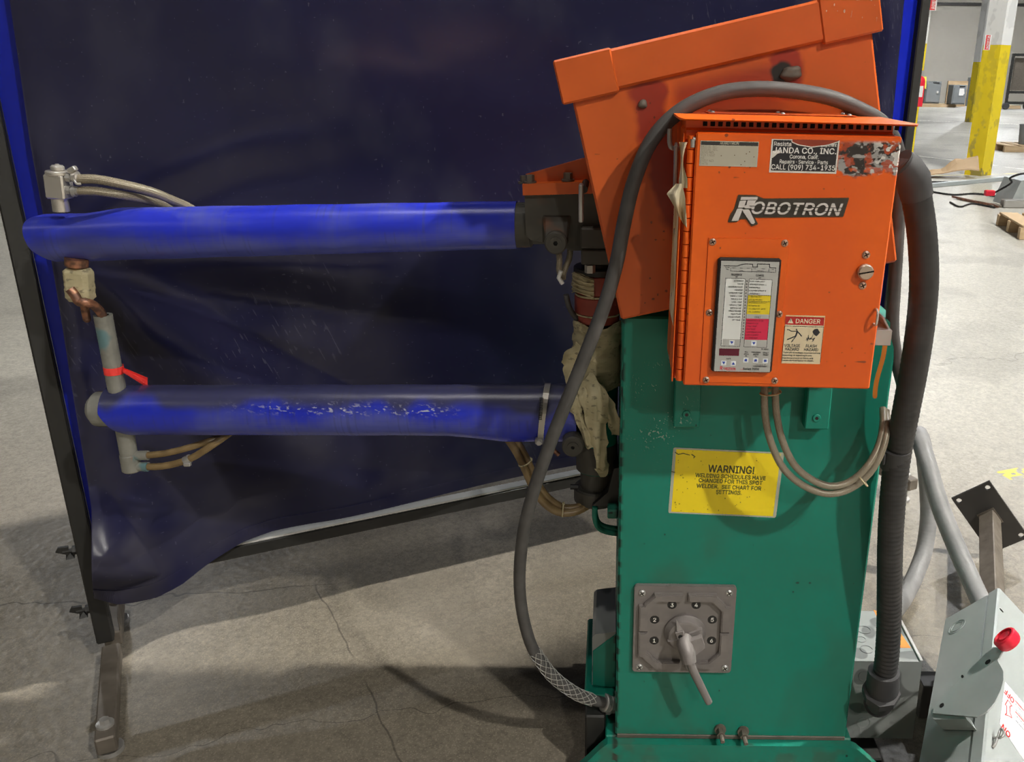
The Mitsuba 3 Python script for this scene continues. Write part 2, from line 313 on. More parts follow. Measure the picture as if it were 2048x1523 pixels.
# ================================================================ the hall
def plane_box(lo, hi): return trimesh.creation.box(bounds=[lo, hi])
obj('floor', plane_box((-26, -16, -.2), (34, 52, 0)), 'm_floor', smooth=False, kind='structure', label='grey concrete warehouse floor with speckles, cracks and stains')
obj('ceiling', plane_box((-26, -16, 9.), (34, 52, 9.2)), 'm_ceiling', smooth=False, kind='structure')
obj('wall_back', plane_box((-26, 51.7, 0), (34, 52, 9)), 'm_wallpaint', smooth=False, kind='structure', label='plain taupe far wall of the warehouse')
obj('wall_left', plane_box((-26.3, -16, 0), (-26, 52, 9)), 'm_wallpaint', smooth=False, kind='structure')
obj('wall_right', plane_box((34, -16, 0), (34.3, 52, 9)), 'm_wallpaint', smooth=False, kind='structure')
obj('wall_front', plane_box((-26, -16.3, 0), (34, -16, 9)), 'm_wallpaint', smooth=False, kind='structure')
obj('trim_1', plane_box((-26, 51.62, 5.15), (34, 51.7, 5.3)), 'm_darkplate', smooth=False, kind='structure', label='dark rail along the far wall')
for i, (x, y, z, rad) in enumerate(LAMPS):
    t = thing('high_bay_lamp', 'round high bay lamp hanging under the warehouse roof', 'lamp', 'high bay lamps under the roof')
    obj('housing', lathe([(0, .55), (.09, .55), (.1, .3), (LAMP_R + .06, .03), (LAMP_R + .06, .0), (LAMP_R + .03, .0), (LAMP_R + .02, .03), (.08, .28), (0, .28)], frame((x, y, z), (1, 0, 0), (0, 1, 0), (0, 0, 1)), 24), 'm_steel', t)
    obj('hanger', cyl((x, y, z + .5), (x, y, 9.0), .012, n=8), 'm_steel', t)
    k = key_for('lens', t); d = trimesh.creation.cylinder(LAMP_R, .01, sections=24); d.apply_translation((x, y, z + .02))
    scene[k] = mikit.ply(d, 'm_lamp_glass', smooth=False, emitter={'type': 'area', 'radiance': rgb(rad * np.array([1., .96, .88] if y < 5 else [.96, .98, 1.]))})

# columns, far goods
def column(cx, cy, half, yaw, split, label):
    a = np.arange(4) * math.pi / 2 + yaw + math.pi / 4; c = np.stack([np.cos(a), np.sin(a)], 1) * half * math.sqrt(2) + [cx, cy]
    zs = np.linspace(0, 9, 46); V, Fc, U = [], [], []
    for k in range(4):
        for sgm in np.linspace(0, 1, 5):
            for z in zs: V.append([*(c[k] * (1 - sgm) + c[(k + 1) % 4] * sgm), z]); U.append([split, z])
    nz = len(zs)
    for k in range(4):
        for i in range(4):
            for j in range(nz - 1):
                q = (k * 5 + i) * nz + j; Fc += [(q, q + nz, q + nz + 1), (q, q + nz + 1, q + 1)]
    t = thing('column', label, 'column')
    obj('shaft', trimesh.Trimesh(V, Fc, process=False), 'm_column', t, smooth=False, uv=np.array(U)); return t, c
c1, q1 = column(6.07, 14.75, .15, math.radians(38), 2.01, 'nearest square column, white above and chipped yellow below, beside the crumpled cardboard')
c2, _ = column(12.8, 32.2, .2, math.radians(8), 2.0, 'farther yellow and white column partly hidden behind the nearest one')
c3, _ = column(4.60, 14.2, .12, math.radians(10), 2.0, 'narrow yellow and white column behind the right post of the welding screen, holding a fire extinguisher')
def column_sign(parent, px, py0, py1, w, yy, text):
    a, b = at(px, py0, Y=yy), at(px + (py1 - py0) * -.12, py1, Y=yy); h = a[2] - b[2]; M = frame(b, (1, 0, 0), (0, 0, 1), (0, -1, 0))
    L = txt(text, w * .5, align='c', rot=-math.pi / 2, depth=.002); L.apply_translation([w * .38, h / 2, .004]); s = h * .86 / np.ptp(L.vertices[:, 1])
    L.vertices[:, 1] = (L.vertices[:, 1] - L.vertices[:, 1].mean()) * s + h / 2
    vobj('vertical_sign', [(rect(0, 0, w, h, 0, .003), (.75, .72, .7)), (rect(w * .18, h * .03, w * .82, h * .97, .003, .004), (.55, .03, .03)), (L, (.85, .8, .78))], parent, M=M)
column_sign(c1, 1970, 68, 99, .10, 14.5, 'FIRE EXTINGUISHER')
column_sign(c3, 1860, -14, 20, .12, 14.05, 'FIRE EXTINGUISHER')
t = thing('fire_extinguisher', 'red fire extinguisher hanging on the narrow column behind the screen post', 'fire extinguisher')
p = at(1834, 212, Y=13.95)
obj('cylinder', lathe([(0, 0), (.07, 0), (.075, .02), (.075, .36), (.06, .41), (.025, .44), (0, .44)], frame(p, (1, 0, 0), (0, 1, 0), (0, 0, 1))), 'm_redplastic', t)
obj('valve', cbox(p + [-.03, -.02, .44], p + [.03, .02, .52]), 'm_steel', t); obj('label', cbox(p + [-.035, -.079, .14], p + [.035, -.07, .3], .001), 'm_white', t)
p = at(1846, 167, Y=13.95)
vobj('hanging_tag', [(hull([p + v for v in [(-.05, 0, .1), (.04, 0, .11), (.05, -.03, -.07), (-.05, -.02, -.05), (-.05, .01, .1), (.04, .01, .11)]]), (.8, .78, .1))], c3, label='yellow paper tag')

# floor things to the right, far to near
def pallet(x0, x1, y0, y1, label, zt=.12, n=5, rot=0.):
    t = thing('pallet', label, 'pallet'); c = np.array([(x0 + x1) / 2, (y0 + y1) / 2, 0]); R = trimesh.transformations.rotation_matrix(rot, [0, 0, 1], c)
    for i in range(n):
        a = x0 + (x1 - x0) * (i + .08) / n; b = x0 + (x1 - x0) * (i + .88) / n; obj('board', xf(cbox((a, y0, zt - .02), (b, y1, zt), .003), R), 'm_wood', t)
    for yy in (y0, (y0 + y1) / 2 - .04, y1 - .08): obj('runner', xf(cbox((x0, yy, 0), (x1, yy + .08, zt - .021), .004), R), 'm_wood', t)
    return t
def far_cabinet(px0, px1, pyt, pyb, yy, dep, label, handle=True, z0=.161):
    a, b = at(px0, pyb, Y=yy), at(px1, pyt, Y=yy); a[2] = z0; t = thing('metal_cabinet', label, 'cabinet')
    obj('body', cbox((a[0], yy, a[2]), (b[0], yy + dep, b[2]), .02), 'm_farcabinet', t)
    obj('door', cbox((a[0] + .05, yy - .03, a[2] + .06), (b[0] - .05, yy - .001, b[2] - .12), .01), 'm_farcabinet', t)
    obj('vent', cbox((a[0] + .45 * (b[0] - a[0]), yy - .02, b[2] - .1), (a[0] + .85 * (b[0] - a[0]), yy - .002, b[2] - .04), .004), 'm_black', t)
    if handle: obj('handle', cbox((b[0] - .22, yy - .07, a[2] + .5), (b[0] - .12, yy - .031, a[2] + .62), .01), 'm_white', t)
    return t
far_cabinet(1848, 1884, 162, 201, 47.5, .9, 'grey steel cabinet at the left end of the row by the far wall'); pallet(15.4, 17.6, 46.8, 48.5, 'wooden pallet under the leftmost grey cabinet by the far wall', .16)
t = far_cabinet(1903, 1935, 169, 200, 46.5, .7, 'small grey cabinet with a white sticker in front of the plywood by the far wall')
p, q = at(1917, 190, Y=46.46), at(1934, 172, Y=46.46); obj('sticker', cbox((p[0], 46.44, p[2]), (q[0] - .12, 46.465, q[2] - .1), .003), 'm_white', t)
pallet(18.9, 20.6, 46., 47.6, 'wooden pallet under the small grey cabinet by the far wall', .16)
p, q = at(1891, 203, Y=48.3), at(1937, 161, Y=48.3); obj('plywood_panel', cbox((p[0], 48.3, .0), (q[0], 48.4, q[2])), 'm_wood', label='upright plywood panel between the grey cabinets by the far wall', cat_='panel')
far_cabinet(1942, 1962, 154, 202, 48.6, .9, 'tall grey cabinet at the right end of the row, half behind the far column', False, 0.)
t = thing('rolling_cart', 'dark tall rolling cart with hanging grey panels at the right edge by the far wall', 'cart')
p, q = at(2012, 211, Y=45.), at(2048, 106, Y=45.); x0, x1, zt = p[0], q[0] + 1.6, q[2]
for xx in (x0, (x0 + x1) / 2, x1):
    obj('upright', cbox((xx - .06, 45., .25), (xx + .06, 45.1, zt), .01), 'm_blackmetal', t)
    obj('wheel', cyl((xx, 44.96, .16), (xx, 45.14, .16), .16, n=20, c=.02), 'm_rubber', t)
for zz in (.25, .75, zt - .12): obj('rail', cbox((x0 + .061, 45.02, zz), (x1 - .061, 45.08, zz + .12), .01), 'm_blackmetal', t)
for i in range(2): w = (x1 - x0) / 2; obj('panel', cbox((x0 + w * i + .12, 45.085, .9), (x0 + w * (i + 1) - .1, 45.11, zt - .2), .005), 'm_rustysteel', t)
# crumpled cardboard at the column
V, Fc = grid(lambda u, v: np.array([4.95 + .88 * u, 14.12 + .33 * v, .02 + .17 * u * (1 - abs(2 * v - 1) * .5) + .26 * meshkit.noise(np.array([u * 5, v * 3, 1.])) * (.35 + u) * (1 - .5 * abs(2 * v - 1))]), np.linspace(0, 1, 14), np.linspace(0, 1, 10))
obj('crumpled_cardboard', thick(V, Fc, (14, 10), np.array([0, 0, -.018])), 'm_cardboard', smooth=False, label='crumpled brown cardboard lying at the foot of the nearest column', cat_='cardboard')
a, b = at(1835, 372, Z=.03), at(2050, 352, Z=.03)
obj('steel_channel', xf(cbox((0, -.04, -.03), (np.linalg.norm(b - a), .04, .03), .006), frame(a, unit(b - a), unit(np.cross([0, 0, 1], b - a)), (0, 0, 1))), 'm_galv', label='long galvanised channel lying on the floor before the column', cat_='metal bar')
a, b = at(1905, 392, Z=.02), at(1990, 410, Z=.02)
for k in range(1): obj('copper_rod', cat([cyl(a, b, .014, n=8), cyl(a + [.02, -.14, 0], b + [.0, -.1, 0], .014, n=8)]), 'm_copper', label='pair of orange rods lying on the floor beside the white machine box', cat_='rod')
t = thing('machine_box', 'pale grey machine box with cables on top at the right edge of the hall', 'machine')
p = at(2002, 412, Z=0); obj('body', hull([p + v for v in [(.1, 0, 0), (.75, 0, 0), (.75, .5, 0), (.1, .5, 0), (.2, 0, .32), (.75, 0, .38), (.75, .5, .38), (.2, .5, .32)]]), 'm_galv', t)
obj('tray', cbox(p + [-.02, -.12, 0], p + [.75, -.001, .10], .01), 'm_steel', t); obj('foot', cbox(p + [-.16, -.1, 0], p + [-.03, .1, .03], .004), 'm_rustysteel', t); obj('plug', cbox(p + [-.12, .22, .1], p + [.0, .3, .17], .01), 'm_redplastic', t)
obj('lead', tube(spline([p + [0, .25, .14], p + [.12, .1, .28], p + [.05, -.02, .36], p + [.2, -.1, .42], p + [.4, -.05, .3], p + [.45, -.13, .12]]), .012, 8), 'm_black', t)
obj('black_cord', tube(spline([at(1850, 380, Z=.012), at(1905, 388, Z=.012), at(1950, 386, Z=.012), at(1998, 392, Z=.012)]), .012, 8), 'm_black', label='thin black cord on the floor running behind the orange rods', cat_='cord')
obj('black_cord', tube(spline([at(1900, 403, Z=.012), at(1920, 412, Z=.012), at(1945, 406, Z=.012), at(1990, 414, Z=.012)]), .010, 8), 'm_black', label='wavy black wire with a bare end on the floor in front of the orange rods', cat_='cord')
p0 = at(2008, 303, Z=0); pallet(p0[0], p0[0] + 1.3, p0[1], p0[1] + 1.1, 'wooden skid at the right edge under the grey bucket', .14, 4)
p = np.array([p0[0] + .62, p0[1] + .42, .141])
t = thing('bucket', 'dark grey bucket with a white label on the skid at the right edge', 'bucket'); obj('pail', lathe([(0, 0), (.14, 0), (.17, .4), (.18, .4), (.18, .42), (.16, .42), (.13, .02), (0, .02)], frame(p, (1, 0, 0), (0, 1, 0), (0, 0, 1))), 'm_farcabinet', t); obj('label', cbox(p + [-.06, -.19, .05], p + [.06, -.168, .22], .002), 'm_white', t)
pallet(4.17, 5.35, 8.62, 9.55, 'bright new wooden pallet at the right edge nearest the camera', .14, 5, -.16)
obj('dark_bar', cbox((4.75, 13.45, 0), (5.15, 13.51, .03), .004), 'm_black', label='short black bar on the floor left of the nearest column', cat_='bar')
# ================================================================ welding screen
A, B = np.array([-1.345, 1.99, 0]), np.array([1.31, 3.33, 0]); LS = 2.67; ES = (B - A) / np.linalg.norm(B - A); NS = np.array([ES[1], -ES[0], 0])
def S(s, d, z): return A + ES * s + NS * d + np.array([0, 0, z])
MS = frame(A, ES, NS, (0, 0, 1))
fr = thing('screen_frame', 'black steel frame of the blue welding screen with feet on the floor', 'frame')
ZT = 1.93
for s0, zb_ in ((-.022, .076), (LS, .111)):
    obj('post', xf(cbox((s0 - .021, -.021, zb_), (s0 + .021, .021, ZT), .004), MS), 'm_blackmetal', fr)
obj('bottom_rail', xf(cbox((.0, -.02, .247), (LS - .022, .02, .285), .004), MS), 'm_blackmetal', fr)
obj('rail_strip', xf(cbox((.16, -.018, .2852), (LS - .03, .018, .292), .001), MS), 'm_white', fr, label='white strip on top of the bottom rail')
obj('top_rail', xf(cbox((.0, -.02, ZT - .05), (LS - .022, .02, ZT), .004), MS), 'm_blackmetal', fr)
def foot(s0, near, far, lift):
    f = obj('foot', xf(cat([cbox((s0 - .022, -far, .03 + lift), (s0 + .022, -.027, .075 + lift), .004), cbox((s0 - .022, .027, .03 + lift), (s0 + .022, near, .075 + lift), .004), cbox((s0 + .020, -.24, .0751 + lift), (s0 + .0225, -.027, .12 + lift), .003)]), MS), 'm_rustysteel', fr)
    for dd in (near - .05, -far + .05):
        p = S(s0, dd, .075 + lift); obj('bolt', cat([cyl(p, p + [0, 0, .006], .02, n=16), cyl(p + [0, 0, .006], p + [0, 0, .018], .011, n=6)]), 'm_steel', f)
        p = S(s0, dd, 0.0); obj('glide', cat([cyl(p, p + [0, 0, .012], .03, n=16), cyl(p + [0, 0, .012], p + [0, 0, .03 + lift], .01 + lift * .3, n=10)]), 'm_steel', f)
foot(-.010, .42, .25, 0); foot(LS, .26, .30, .035)
for zz in (.36, .18):
    obj('wing_clamp', cat([cyl(S(-.0435, .0, zz), S(-.075, .0, zz), .006, n=10), hull([S(a, b, zz + c) for a, b, c in ((-.062, -.004, -.012), (-.062, .004, -.01), (-.09, -.004, .004), (-.09, .004, .004), (-.083, -.004, .016), (-.083, .004, .016), (-.06, -.004, .014), (-.06, .004, .012))]), hull([S(a, b, zz + c) for a, b, c in ((-.07, -.012, -.012), (-.05, -.012, -.012), (-.07, .012, -.018), (-.05, .012, -.018), (-.06, 0, -.004))]), cyl(S(-.0435, 0, zz), S(-.053, 0, zz), .012, n=6)]), 'm_blackmetal', fr)
# the curtain: navy vinyl on the camera side, with a hem that curls up towards the right
BOT = np.array([(-.014, .276), (.05, .242), (.145, .237), (.209, .251), (.275, .281), (.369, .313), (.45, .327), (.559, .331), (.79, .332), (1.36, .339), (2.70, .335)])
LEFT = np.array([(.27, -.014), (.507, .019), (.778, .026), (1.075, .036), (1.236, .04), (1.39, .044), (1.674, .06), (2., .075)])
def curtain_pt(u, v):
    z0 = 0.33; s_guess = u * 2.62
    zb = np.interp(s_guess, BOT[:, 0], BOT[:, 1]); z = zb + (ZT - zb) * v
    sl = np.interp(z, LEFT[:, 0], LEFT[:, 1]); sr = 2.55 + .012 * (z - 1.4); s = sl + (sr - sl) * u
    d = .045 + .006 * math.sin(s * 3.1 + 1.)
    # folds that fan out below the upper arm
    a, b = s - .05, 1.15 - z; rr = math.hypot(a, b); th = math.atan2(b, a)
    if b > -.3: d += .034 * min(1, rr / .5) * math.exp(-((rr - .6) / .6) ** 2) * math.sin(th * 8. + .9) * min(1, (b + .3) / .4)
    d += .010 * math.sin(s * 17 + z * 2.5) * math.exp(-((s - 2.40) / .22) ** 2) + .014 * math.exp(-((s - 2.47) / .05) ** 2)
    d += .006 * math.sin(s * 6.3 - z * 1.3) * v
    d += .024 * (meshkit.fbm(np.array([s * 2.1, z * 2.1, .5]), 3) - .5) + .005 * (meshkit.fbm(np.array([s * 7.1 + z * 3, z * 5.1, 2.5]), 2) - .5)
    # the loose lower left corner bulges towards the camera, with a crease
    q = math.exp(-((s - .10) / .13) ** 2 - ((z - .37) / .13) ** 2); d += .03 * q
    px_, pz_ = s - .145, z - .288; ag = math.degrees(math.atan2(pz_, px_)) % 360; tt = (ag - 108) / 78
    if 0 < tt < 1: d += .062 * min(math.hypot(px_, pz_) / .16, 1) * math.sin(math.pi * tt) ** 1.05 * max(0, 1 - max(0, z - .40) / .16) ** .5
    d += .05 * max(0, 1 - (z - zb) / .12) * math.exp(-((s - .17) / .22) ** 2)
    d += .02 * math.exp(-(s / .05) ** 2) * (1 if z > .5 else z / .5) * -.6
    # top sags between its ties
    d += .012 * math.sin(s * 4.2) * max(0, (z - 1.45) / .4)
    return S(s, max(d, .030), z)
us = np.r_[np.linspace(0, .1, 64, endpoint=False), np.linspace(.1, .35, 60, endpoint=False), np.linspace(.35, .85, 70, endpoint=False), np.linspace(.85, 1, 50)]; vs = np.r_[np.linspace(0, .18, 60, endpoint=False), np.linspace(.18, .4, 30, endpoint=False), np.linspace(.4, 1, 54)]
V, Fc = grid(curtain_pt, us, vs)
cu = thing('welding_curtain', 'dark navy vinyl welding curtain hanging on the black frame behind the welder', 'curtain')
mm = thick(V, Fc, (len(us), len(vs)), -NS * .0012); W = np.asarray(mm.vertices) - A; obj('sheet', mm, 'm_navy', cu, smooth=True, uv=np.stack([W @ ES, W[:, 2]], 1))
hv = [i * len(vs) for i in range(len(us))]
H0 = np.array([curtain_pt(u, 0) for u in us]); H1 = np.array([curtain_pt(u, .022) for u in us]); HV = np.stack([H0 + NS * .0015, H1 + NS * .0015], 1).reshape(-1, 3)
i = np.arange(len(HV)).reshape(-1, 2); HF = np.vstack([np.stack([i[:-1, 0], i[1:, 0], i[1:, 1]], 1), np.stack([i[:-1, 0], i[1:, 1], i[:-1, 1]], 1)])
hm = thick(HV, HF, i.shape, NS * .0015); W = np.asarray(hm.vertices) - A
obj('hem', hm, 'm_navy', cu, smooth=False, uv=np.stack([W @ ES, W[:, 2]], 1), label='stitched hem along the lower edge')
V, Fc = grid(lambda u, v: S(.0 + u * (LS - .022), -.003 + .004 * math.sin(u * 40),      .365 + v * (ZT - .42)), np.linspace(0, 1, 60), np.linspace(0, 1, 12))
obj('backlight_sheet', thick(V, Fc, (60, 12), NS * -.0012), 'm_backlit_blue', cu, smooth=False, label='added bright blue sheet standing in for light through the curtain beside both posts')  # added sheet: its blue stands in for light coming through the curtain edges
p = on(78, 478, S(.05, .05, 1), NS); obj('tie_knot', cat([tube(spline([p, p + [.012, -.02, .006], p + [.02, -.02, -.006], p + [.004, -.012, -.004]]), .0025, 8), tube(spline([p, p + [-.008, -.02, .008], p + [.01, -.028, .001]]), .002, 8)]), 'm_white', cu, label='small white tie at the left edge')

# ================================================================ spot welder
W_ = thing('spot_welder', 'green and orange rocker arm spot welder with two blue sleeved arms', 'welding machine')
YM = 1.57; BX0, BX1, BZ0, BZ1 = .022, .541, .14, 1.117; YB = 1.985
obj('column_body', cbox((BX0, YM, BZ0), (BX1, YB, BZ1), .004), 'm_green', W_)
obj('seam_strip', cbox((BX0 + .004, YM - .003, BZ0 - .004), (BX1 - .002, YM + .01, BZ0 + .006), .001), 'm_rustysteel', W_)
MY = lambda y: frame((0, y, 0), (1, 0, 0), (0, 0, 1), (0, -1, 0))       # local (x, z, towards the camera)
obj('base', cat([prism([(-.115, .0), (-.04, .085), (-.01, .122), (.005, .136), (.548, .136), (.565, .128), (.60, .095), (.69, .0)], -.022, 0, MY(1.548)), cbox((.0, 1.5705, .0), (.555, 2.0, .1385), .003)]), 'm_green', W_)
# left terminal housing with its gland, floor level block behind
obj('terminal_housing', prism([(-.033, .205), (-.033, .336), (-.026, .345), (.0205, .352), (.0205, .20)], -.18, 0, MY(1.66)), 'm_greybox', W_)
obj('terminal_cover', prism([(-.031, .207), (-.031, .300), (.0205, .346), (.0205, .20)], 0, .003, MY(1.66)), 'm_green', W_)
obj('housing_ledge', cbox((-.050, 1.63, .168), (.0205, 1.93, .199), .004), 'm_green', W_)
obj('side_plate', cbox((-.047, 1.60, .0), (.0, 1.95, .167), .004), 'm_blackmetal', W_)
obj('skid', cbox((.56, 1.60, .0), (.645, 1.93, .055), .004), 'm_blackmetal', W_)
# lower studs
for px, py in ((1440, 1455), (1486, 1459)):
    p = at(px, py, Y=YM); obj('grease_stud', cat([cyl(p, p + [0, -.006, 0], .013, n=20), cyl(p + [0, -.006, 0], p + [0, -.022, 0], .009, n=6), cyl(p + [0, -.022, -.0], p + [0.002, -.038, -.004], .005, n=12)]), 'm_rustysteel', W_)
# bracket straps that hold the control box
for px0, px1, pyb, sx, sy in ((1347, 1399, 853, 1373, 827), (1609, 1657, 857, 1633, 834)):
    a, b = at(px0, pyb, Y=1.54), at(px1, pyb, Y=1.54); k = obj('box_strap', cbox((a[0], 1.54, a[2]), (b[0], YM - .0005, 1.44), .002), 'm_green', W_)
    p = at(sx, sy, Y=1.54); obj('socket_screw', cat([cyl(p, p + [0, -.003, 0], .008, n=20, c=.001)]), 'm_green', k); obj('socket', cyl(p + [0, -.0025, 0], p + [0, -.0034, 0], .0035, n=6), 'm_black', k)

# ---- tap switch
def plx(px, py): p = at(px, py, Y=1.558); return np.array([p[0], p[2]])
c0 = (1140, 1130); K6 = 3.413
def cr(x, y): return plx(c0[0] + x / K6, c0[1] + y / K6)
TL, TR, BR, BL = cr(440, 141), cr(1135, 145), cr(1105, 736), cr(425, 730)
x0, x1, z0, z1 = (TL[0] + BL[0]) / 2, (TR[0] + BR[0]) / 2, (BL[1] + BR[1]) / 2, (TL[1] + TR[1]) / 2
MP = MY(YM - .0005); sw = key_for('tap_switch', W_)
mm = cat([prism(sbox(x0, z0, x1, z1).buffer(-.008).buffer(.008), 0, .008, MP), prism(sbox(x0 + .001, z0 + .001, x1 - .001, z1 - .001).buffer(-.008).buffer(.008), .0079, .0092, MP)]); scene[sw] = mikit.ply(mm, 'm_switchcast', smooth=30)
tag(sw, 'cast grey six position tap switch plate')
def crs(x, y): return cr(x, y)
segs = []
sx = lambda f: x0 + (x1 - x0) * f; sz = lambda f: z1 + (z0 - z1) * f
W1 = .021
def seg(fx0, fz0, fx1, fz1): return sbox(min(sx(fx0), sx(fx1)), min(sz(fz0), sz(fz1)), max(sx(fx0), sx(fx1)), max(sz(fz0), sz(fz1)))
def flip(g, h, v):
    g = shapely.affinity.scale(g, -1 if h else 1, -1 if v else 1, origin=((x0 + x1) / 2, (z0 + z1) / 2)); return g
one = unary_union([seg(.195, .07, .475, .155), seg(.05, .205, .14, .495), Polygon([(sx(.14), sz(.205)), (sx(.195), sz(.155)), (sx(.24), sz(.155)), (sx(.14), sz(.26))]), Polygon([(sx(.14), sz(.21)), (sx(.2), sz(.15)), (sx(.2), sz(.09)), (sx(.06), sz(.22))]).intersection(seg(.1, .1, .21, .25))]).buffer(.002).buffer(-.002)
for h in (0, 1):
    for v in (0, 1):
        g = flip(one, h, v); obj('raised_rim', cat([prism(g, .009, .0165, MP), prism(g.buffer(-.0012), .0164, .0185, MP), prism(g.buffer(-.003), .0184, .0200, MP)]), 'm_switchcast', sw)
for x, y in ((492, 188), (1087, 188), (474, 692), (1058, 700)):
    c = cr(x, y); p = np.array([c[0], YM - .0095, c[1]]); M = frame(p, (1, 0, 0), (0, 0, 1), (0, -1, 0))
    vobj('plate_screw', [(lathe([(0, 0), (.0078, 0), (.0076, .002), (.005, .004), (0, .0045)], np.eye(4), 18), (.6, .6, .58)), (xf(cbox((-.005, -.0009, .0035), (.005, .0009, .0048), .0001), trimesh.transformations.rotation_matrix(.6, [0, 0, 1])), (.03, .03, .03)), (xf(cbox((-.0009, -.005, .0035), (.0009, .005, .0048), .0001), trimesh.transformations.rotation_matrix(.6, [0, 0, 1])), (.03, .03, .03))], sw, 'm_vmetal', M=M)
for d_, x, y in (('1', 575, 513), ('2', 578, 371), ('3', 697, 270), ('4', 862, 270), ('5', 972, 371), ('6', 967, 513)):
    c = cr(x, y); M = frame((c[0], YM - .0098, c[1]), (1, 0, 0), (0, 0, 1), (0, -1, 0))
    vobj('number_badge', [(prism(Point(0, 0).buffer(.0098), 0, .0006), (.012, .012, .012)), (mv(txt(d_, .0092, True, align='c'), 0, -.0046, .0006), (.85, .84, .8))], sw, M=M)
hc = cr(785, 452); HP = np.array([hc[0], YM - .0097, hc[1]]); MH = frame(HP, (1, 0, 0), (0, 0, 1), (0, -1, 0))
obj('dial_hub', xf(cat([lathe([(0, 0), (.0445, 0), (.0445, .006), (.042, .008), (.036, .018), (.03, .021), (0, .021)], np.eye(4), 40)]), MH), 'm_switchcast', sw)
l0, l1 = cr(762, 468) - hc, cr(800, 560) - hc; l2 = cr(935, 820) - hc
def v3(a, w): return np.array([a[0], a[1], w])
lev = cat([tube(np.array([v3(l0 * .2, .018), v3(l0 * .6 + l1 * .1, .034), v3(l1 * .55, .044), v3(l1, .050), v3(l1 * 1.02, .0503)]), [.0155, .0165, .017, .0155, .009], 20), tube(np.array([v3(l1 * .8, .049), v3(l1 * .8 + l2 * .2, .053), v3(l1 * .4 + l2 * .6, .056), v3(l2 * .97 + l1 * .03, .058), v3(l2, .058)]), [.0095, .0092, .0085, .0078, .004], 16)])
obj('lever', xf(lev, MH), 'm_switchcast', sw)
r0, r1 = cr(835, 490) - hc, cr(895, 470) - hc; obj('grip_lug', xf(hull([v3(r0 + o, w) for o in ((-.012, .016), (.004, -.018)) for w in (.015, .040)] + [v3(r1 + o, w) for o in ((-.002, .016), (.006, -.010)) for w in (.010, .034)]), MH), 'm_switchcast', sw)
a_, b_ = cr(720, 330) - hc, cr(748, 430) - hc
obj('pointer', xf(cat([hull([v3(a_, .018)] + [v3(b_ + o, w) for o in ((-.008, .012), (.008, .008)) for w in (.018, .027)]), xf(cbox((-.0085, -.0125, .018), (.0085, .0125, .030), .001), frame(v3(b_, 0), *(lambda c, s: ((c, s, 0), (-s, c, 0), (0, 0, 1)))(math.cos(.3), math.sin(.3))))]), MH), 'm_switchcast', sw)
obj('set_screw', xf(cyl(v3(b_, .0295), v3(b_, .0306), .005, n=12), MH), 'm_black', sw)
obj('dial_rib', xf(cat([hull([v3((.012, .016) if 0 else (.006, .01), .02), v3((.034, .022), .019), v3((.033, .026), .019), v3((.005, .014), .02), v3((.034, .022), .0225), v3((.006, .01), .0235)]), hull([v3((-.038, -.014), .016), v3((-.012, -.006), .02), v3((-.012, -.001), .02), v3((-.038, -.009), .016), v3((-.014, -.004), .0235), v3((-.037, -.012), .021)])]), MH), 'm_switchcast', sw)

# ---- tilted orange cover over the air cylinder
TA = math.radians(13.1); ex = np.array([math.cos(TA), 0, math.sin(TA)]); ez = np.array([-math.sin(TA), 0, math.cos(TA)]); CO = np.array([.019, 1.53, 1.121]); MC = frame(CO, ex, (0, 1, 0), ez)
CWd, CH = .505, .405
cov = obj('cylinder_cover', xf(cbox((0, 0, 0), (CWd, .42, CH), .004), MC), 'm_orange', W_)
obj('lid', xf(cbox((-.014, -.010, CH - .012), (CWd + .012, .43, CH + .052), .004), MC), 'm_orange', cov)
for a in (-.017, CWd + .015 - .098): obj('lid_corner', xf(cbox((a, -.0125, CH - .017), (a + .098, .433, CH + .0545), .003), MC), 'm_orange', cov)
for a, b, r in ((.115, CH - .045, .007), (.365, CH - .05, .011)):
    p = np.array([a, 0, b]); lump = trimesh.creation.icosphere(2, r); lump.vertices *= (1 + .5 * (meshkit.noise(lump.vertices * 160, 3)[:, None] - .3)) * np.array([1.5 if r > .01 else 1, .7, 1]); lump.apply_translation(p + [0, -.002, 0])
    obj('cover_bolt', xf(lump, MC), 'm_rustysteel', cov, smooth=True)

# ---- rocker housing at the arm pivot
def L(px, py, Y): p = at(px, py, Y=Y); return (p[0], p[2])
YH = 1.73
hp = Polygon([L(x, y, YH) for x, y in ((1049, 388), (1200, 386), (1200, 500), (1142, 500), (1098, 486), (1062, 479), (1052, 470))]).buffer(.006).buffer(-.006)
ho = obj('rocker_housing', prism(hp, -.15, 0, MY(YH)), 'm_cast', W_)
b0 = at(1112, 483, Y=1.70); obj('pivot_boss', cat([cyl(b0 + [0, .04, 0], b0 + [0, -.012, 0], .0225, n=28, c=.003), hull([b0 + v for v in ((-.021, .032, .0), (.021, .032, 0), (-.03, .034, .05), (.03, .034, .05), (-.02, .0, .0), (.02, 0, 0), (-.022, .025, .045), (.022, .025, .045))])]), 'm_cast', ho)
obj('pivot_pin', cat([lathe([(.0045, 0), (.0125, 0), (.0125, .003), (.0045, .003)], frame(b0 + [0, -.012, 0], (1, 0, 0), (0, 0, 1), (0, -1, 0)), 24)]), 'm_cast', ho); obj('pin_socket', cyl(b0 + [0, -.0121, 0], b0 + [0, -.0131, 0], .0045, n=6), 'm_darkhole', ho)
pl = [L(x, y, 1.72) for x, y in ((1045, 367), (1200, 361), (1200, 385), (1046, 389))]
tp = obj('clamp_plate', prism(pl, -.17, 0, MY(1.715)), 'm_orange', W_)
pl = [L(x, y, 1.74) for x, y in ((1050, 349), (1168, 316), (1200, 310), (1200, 362), (1052, 364))]
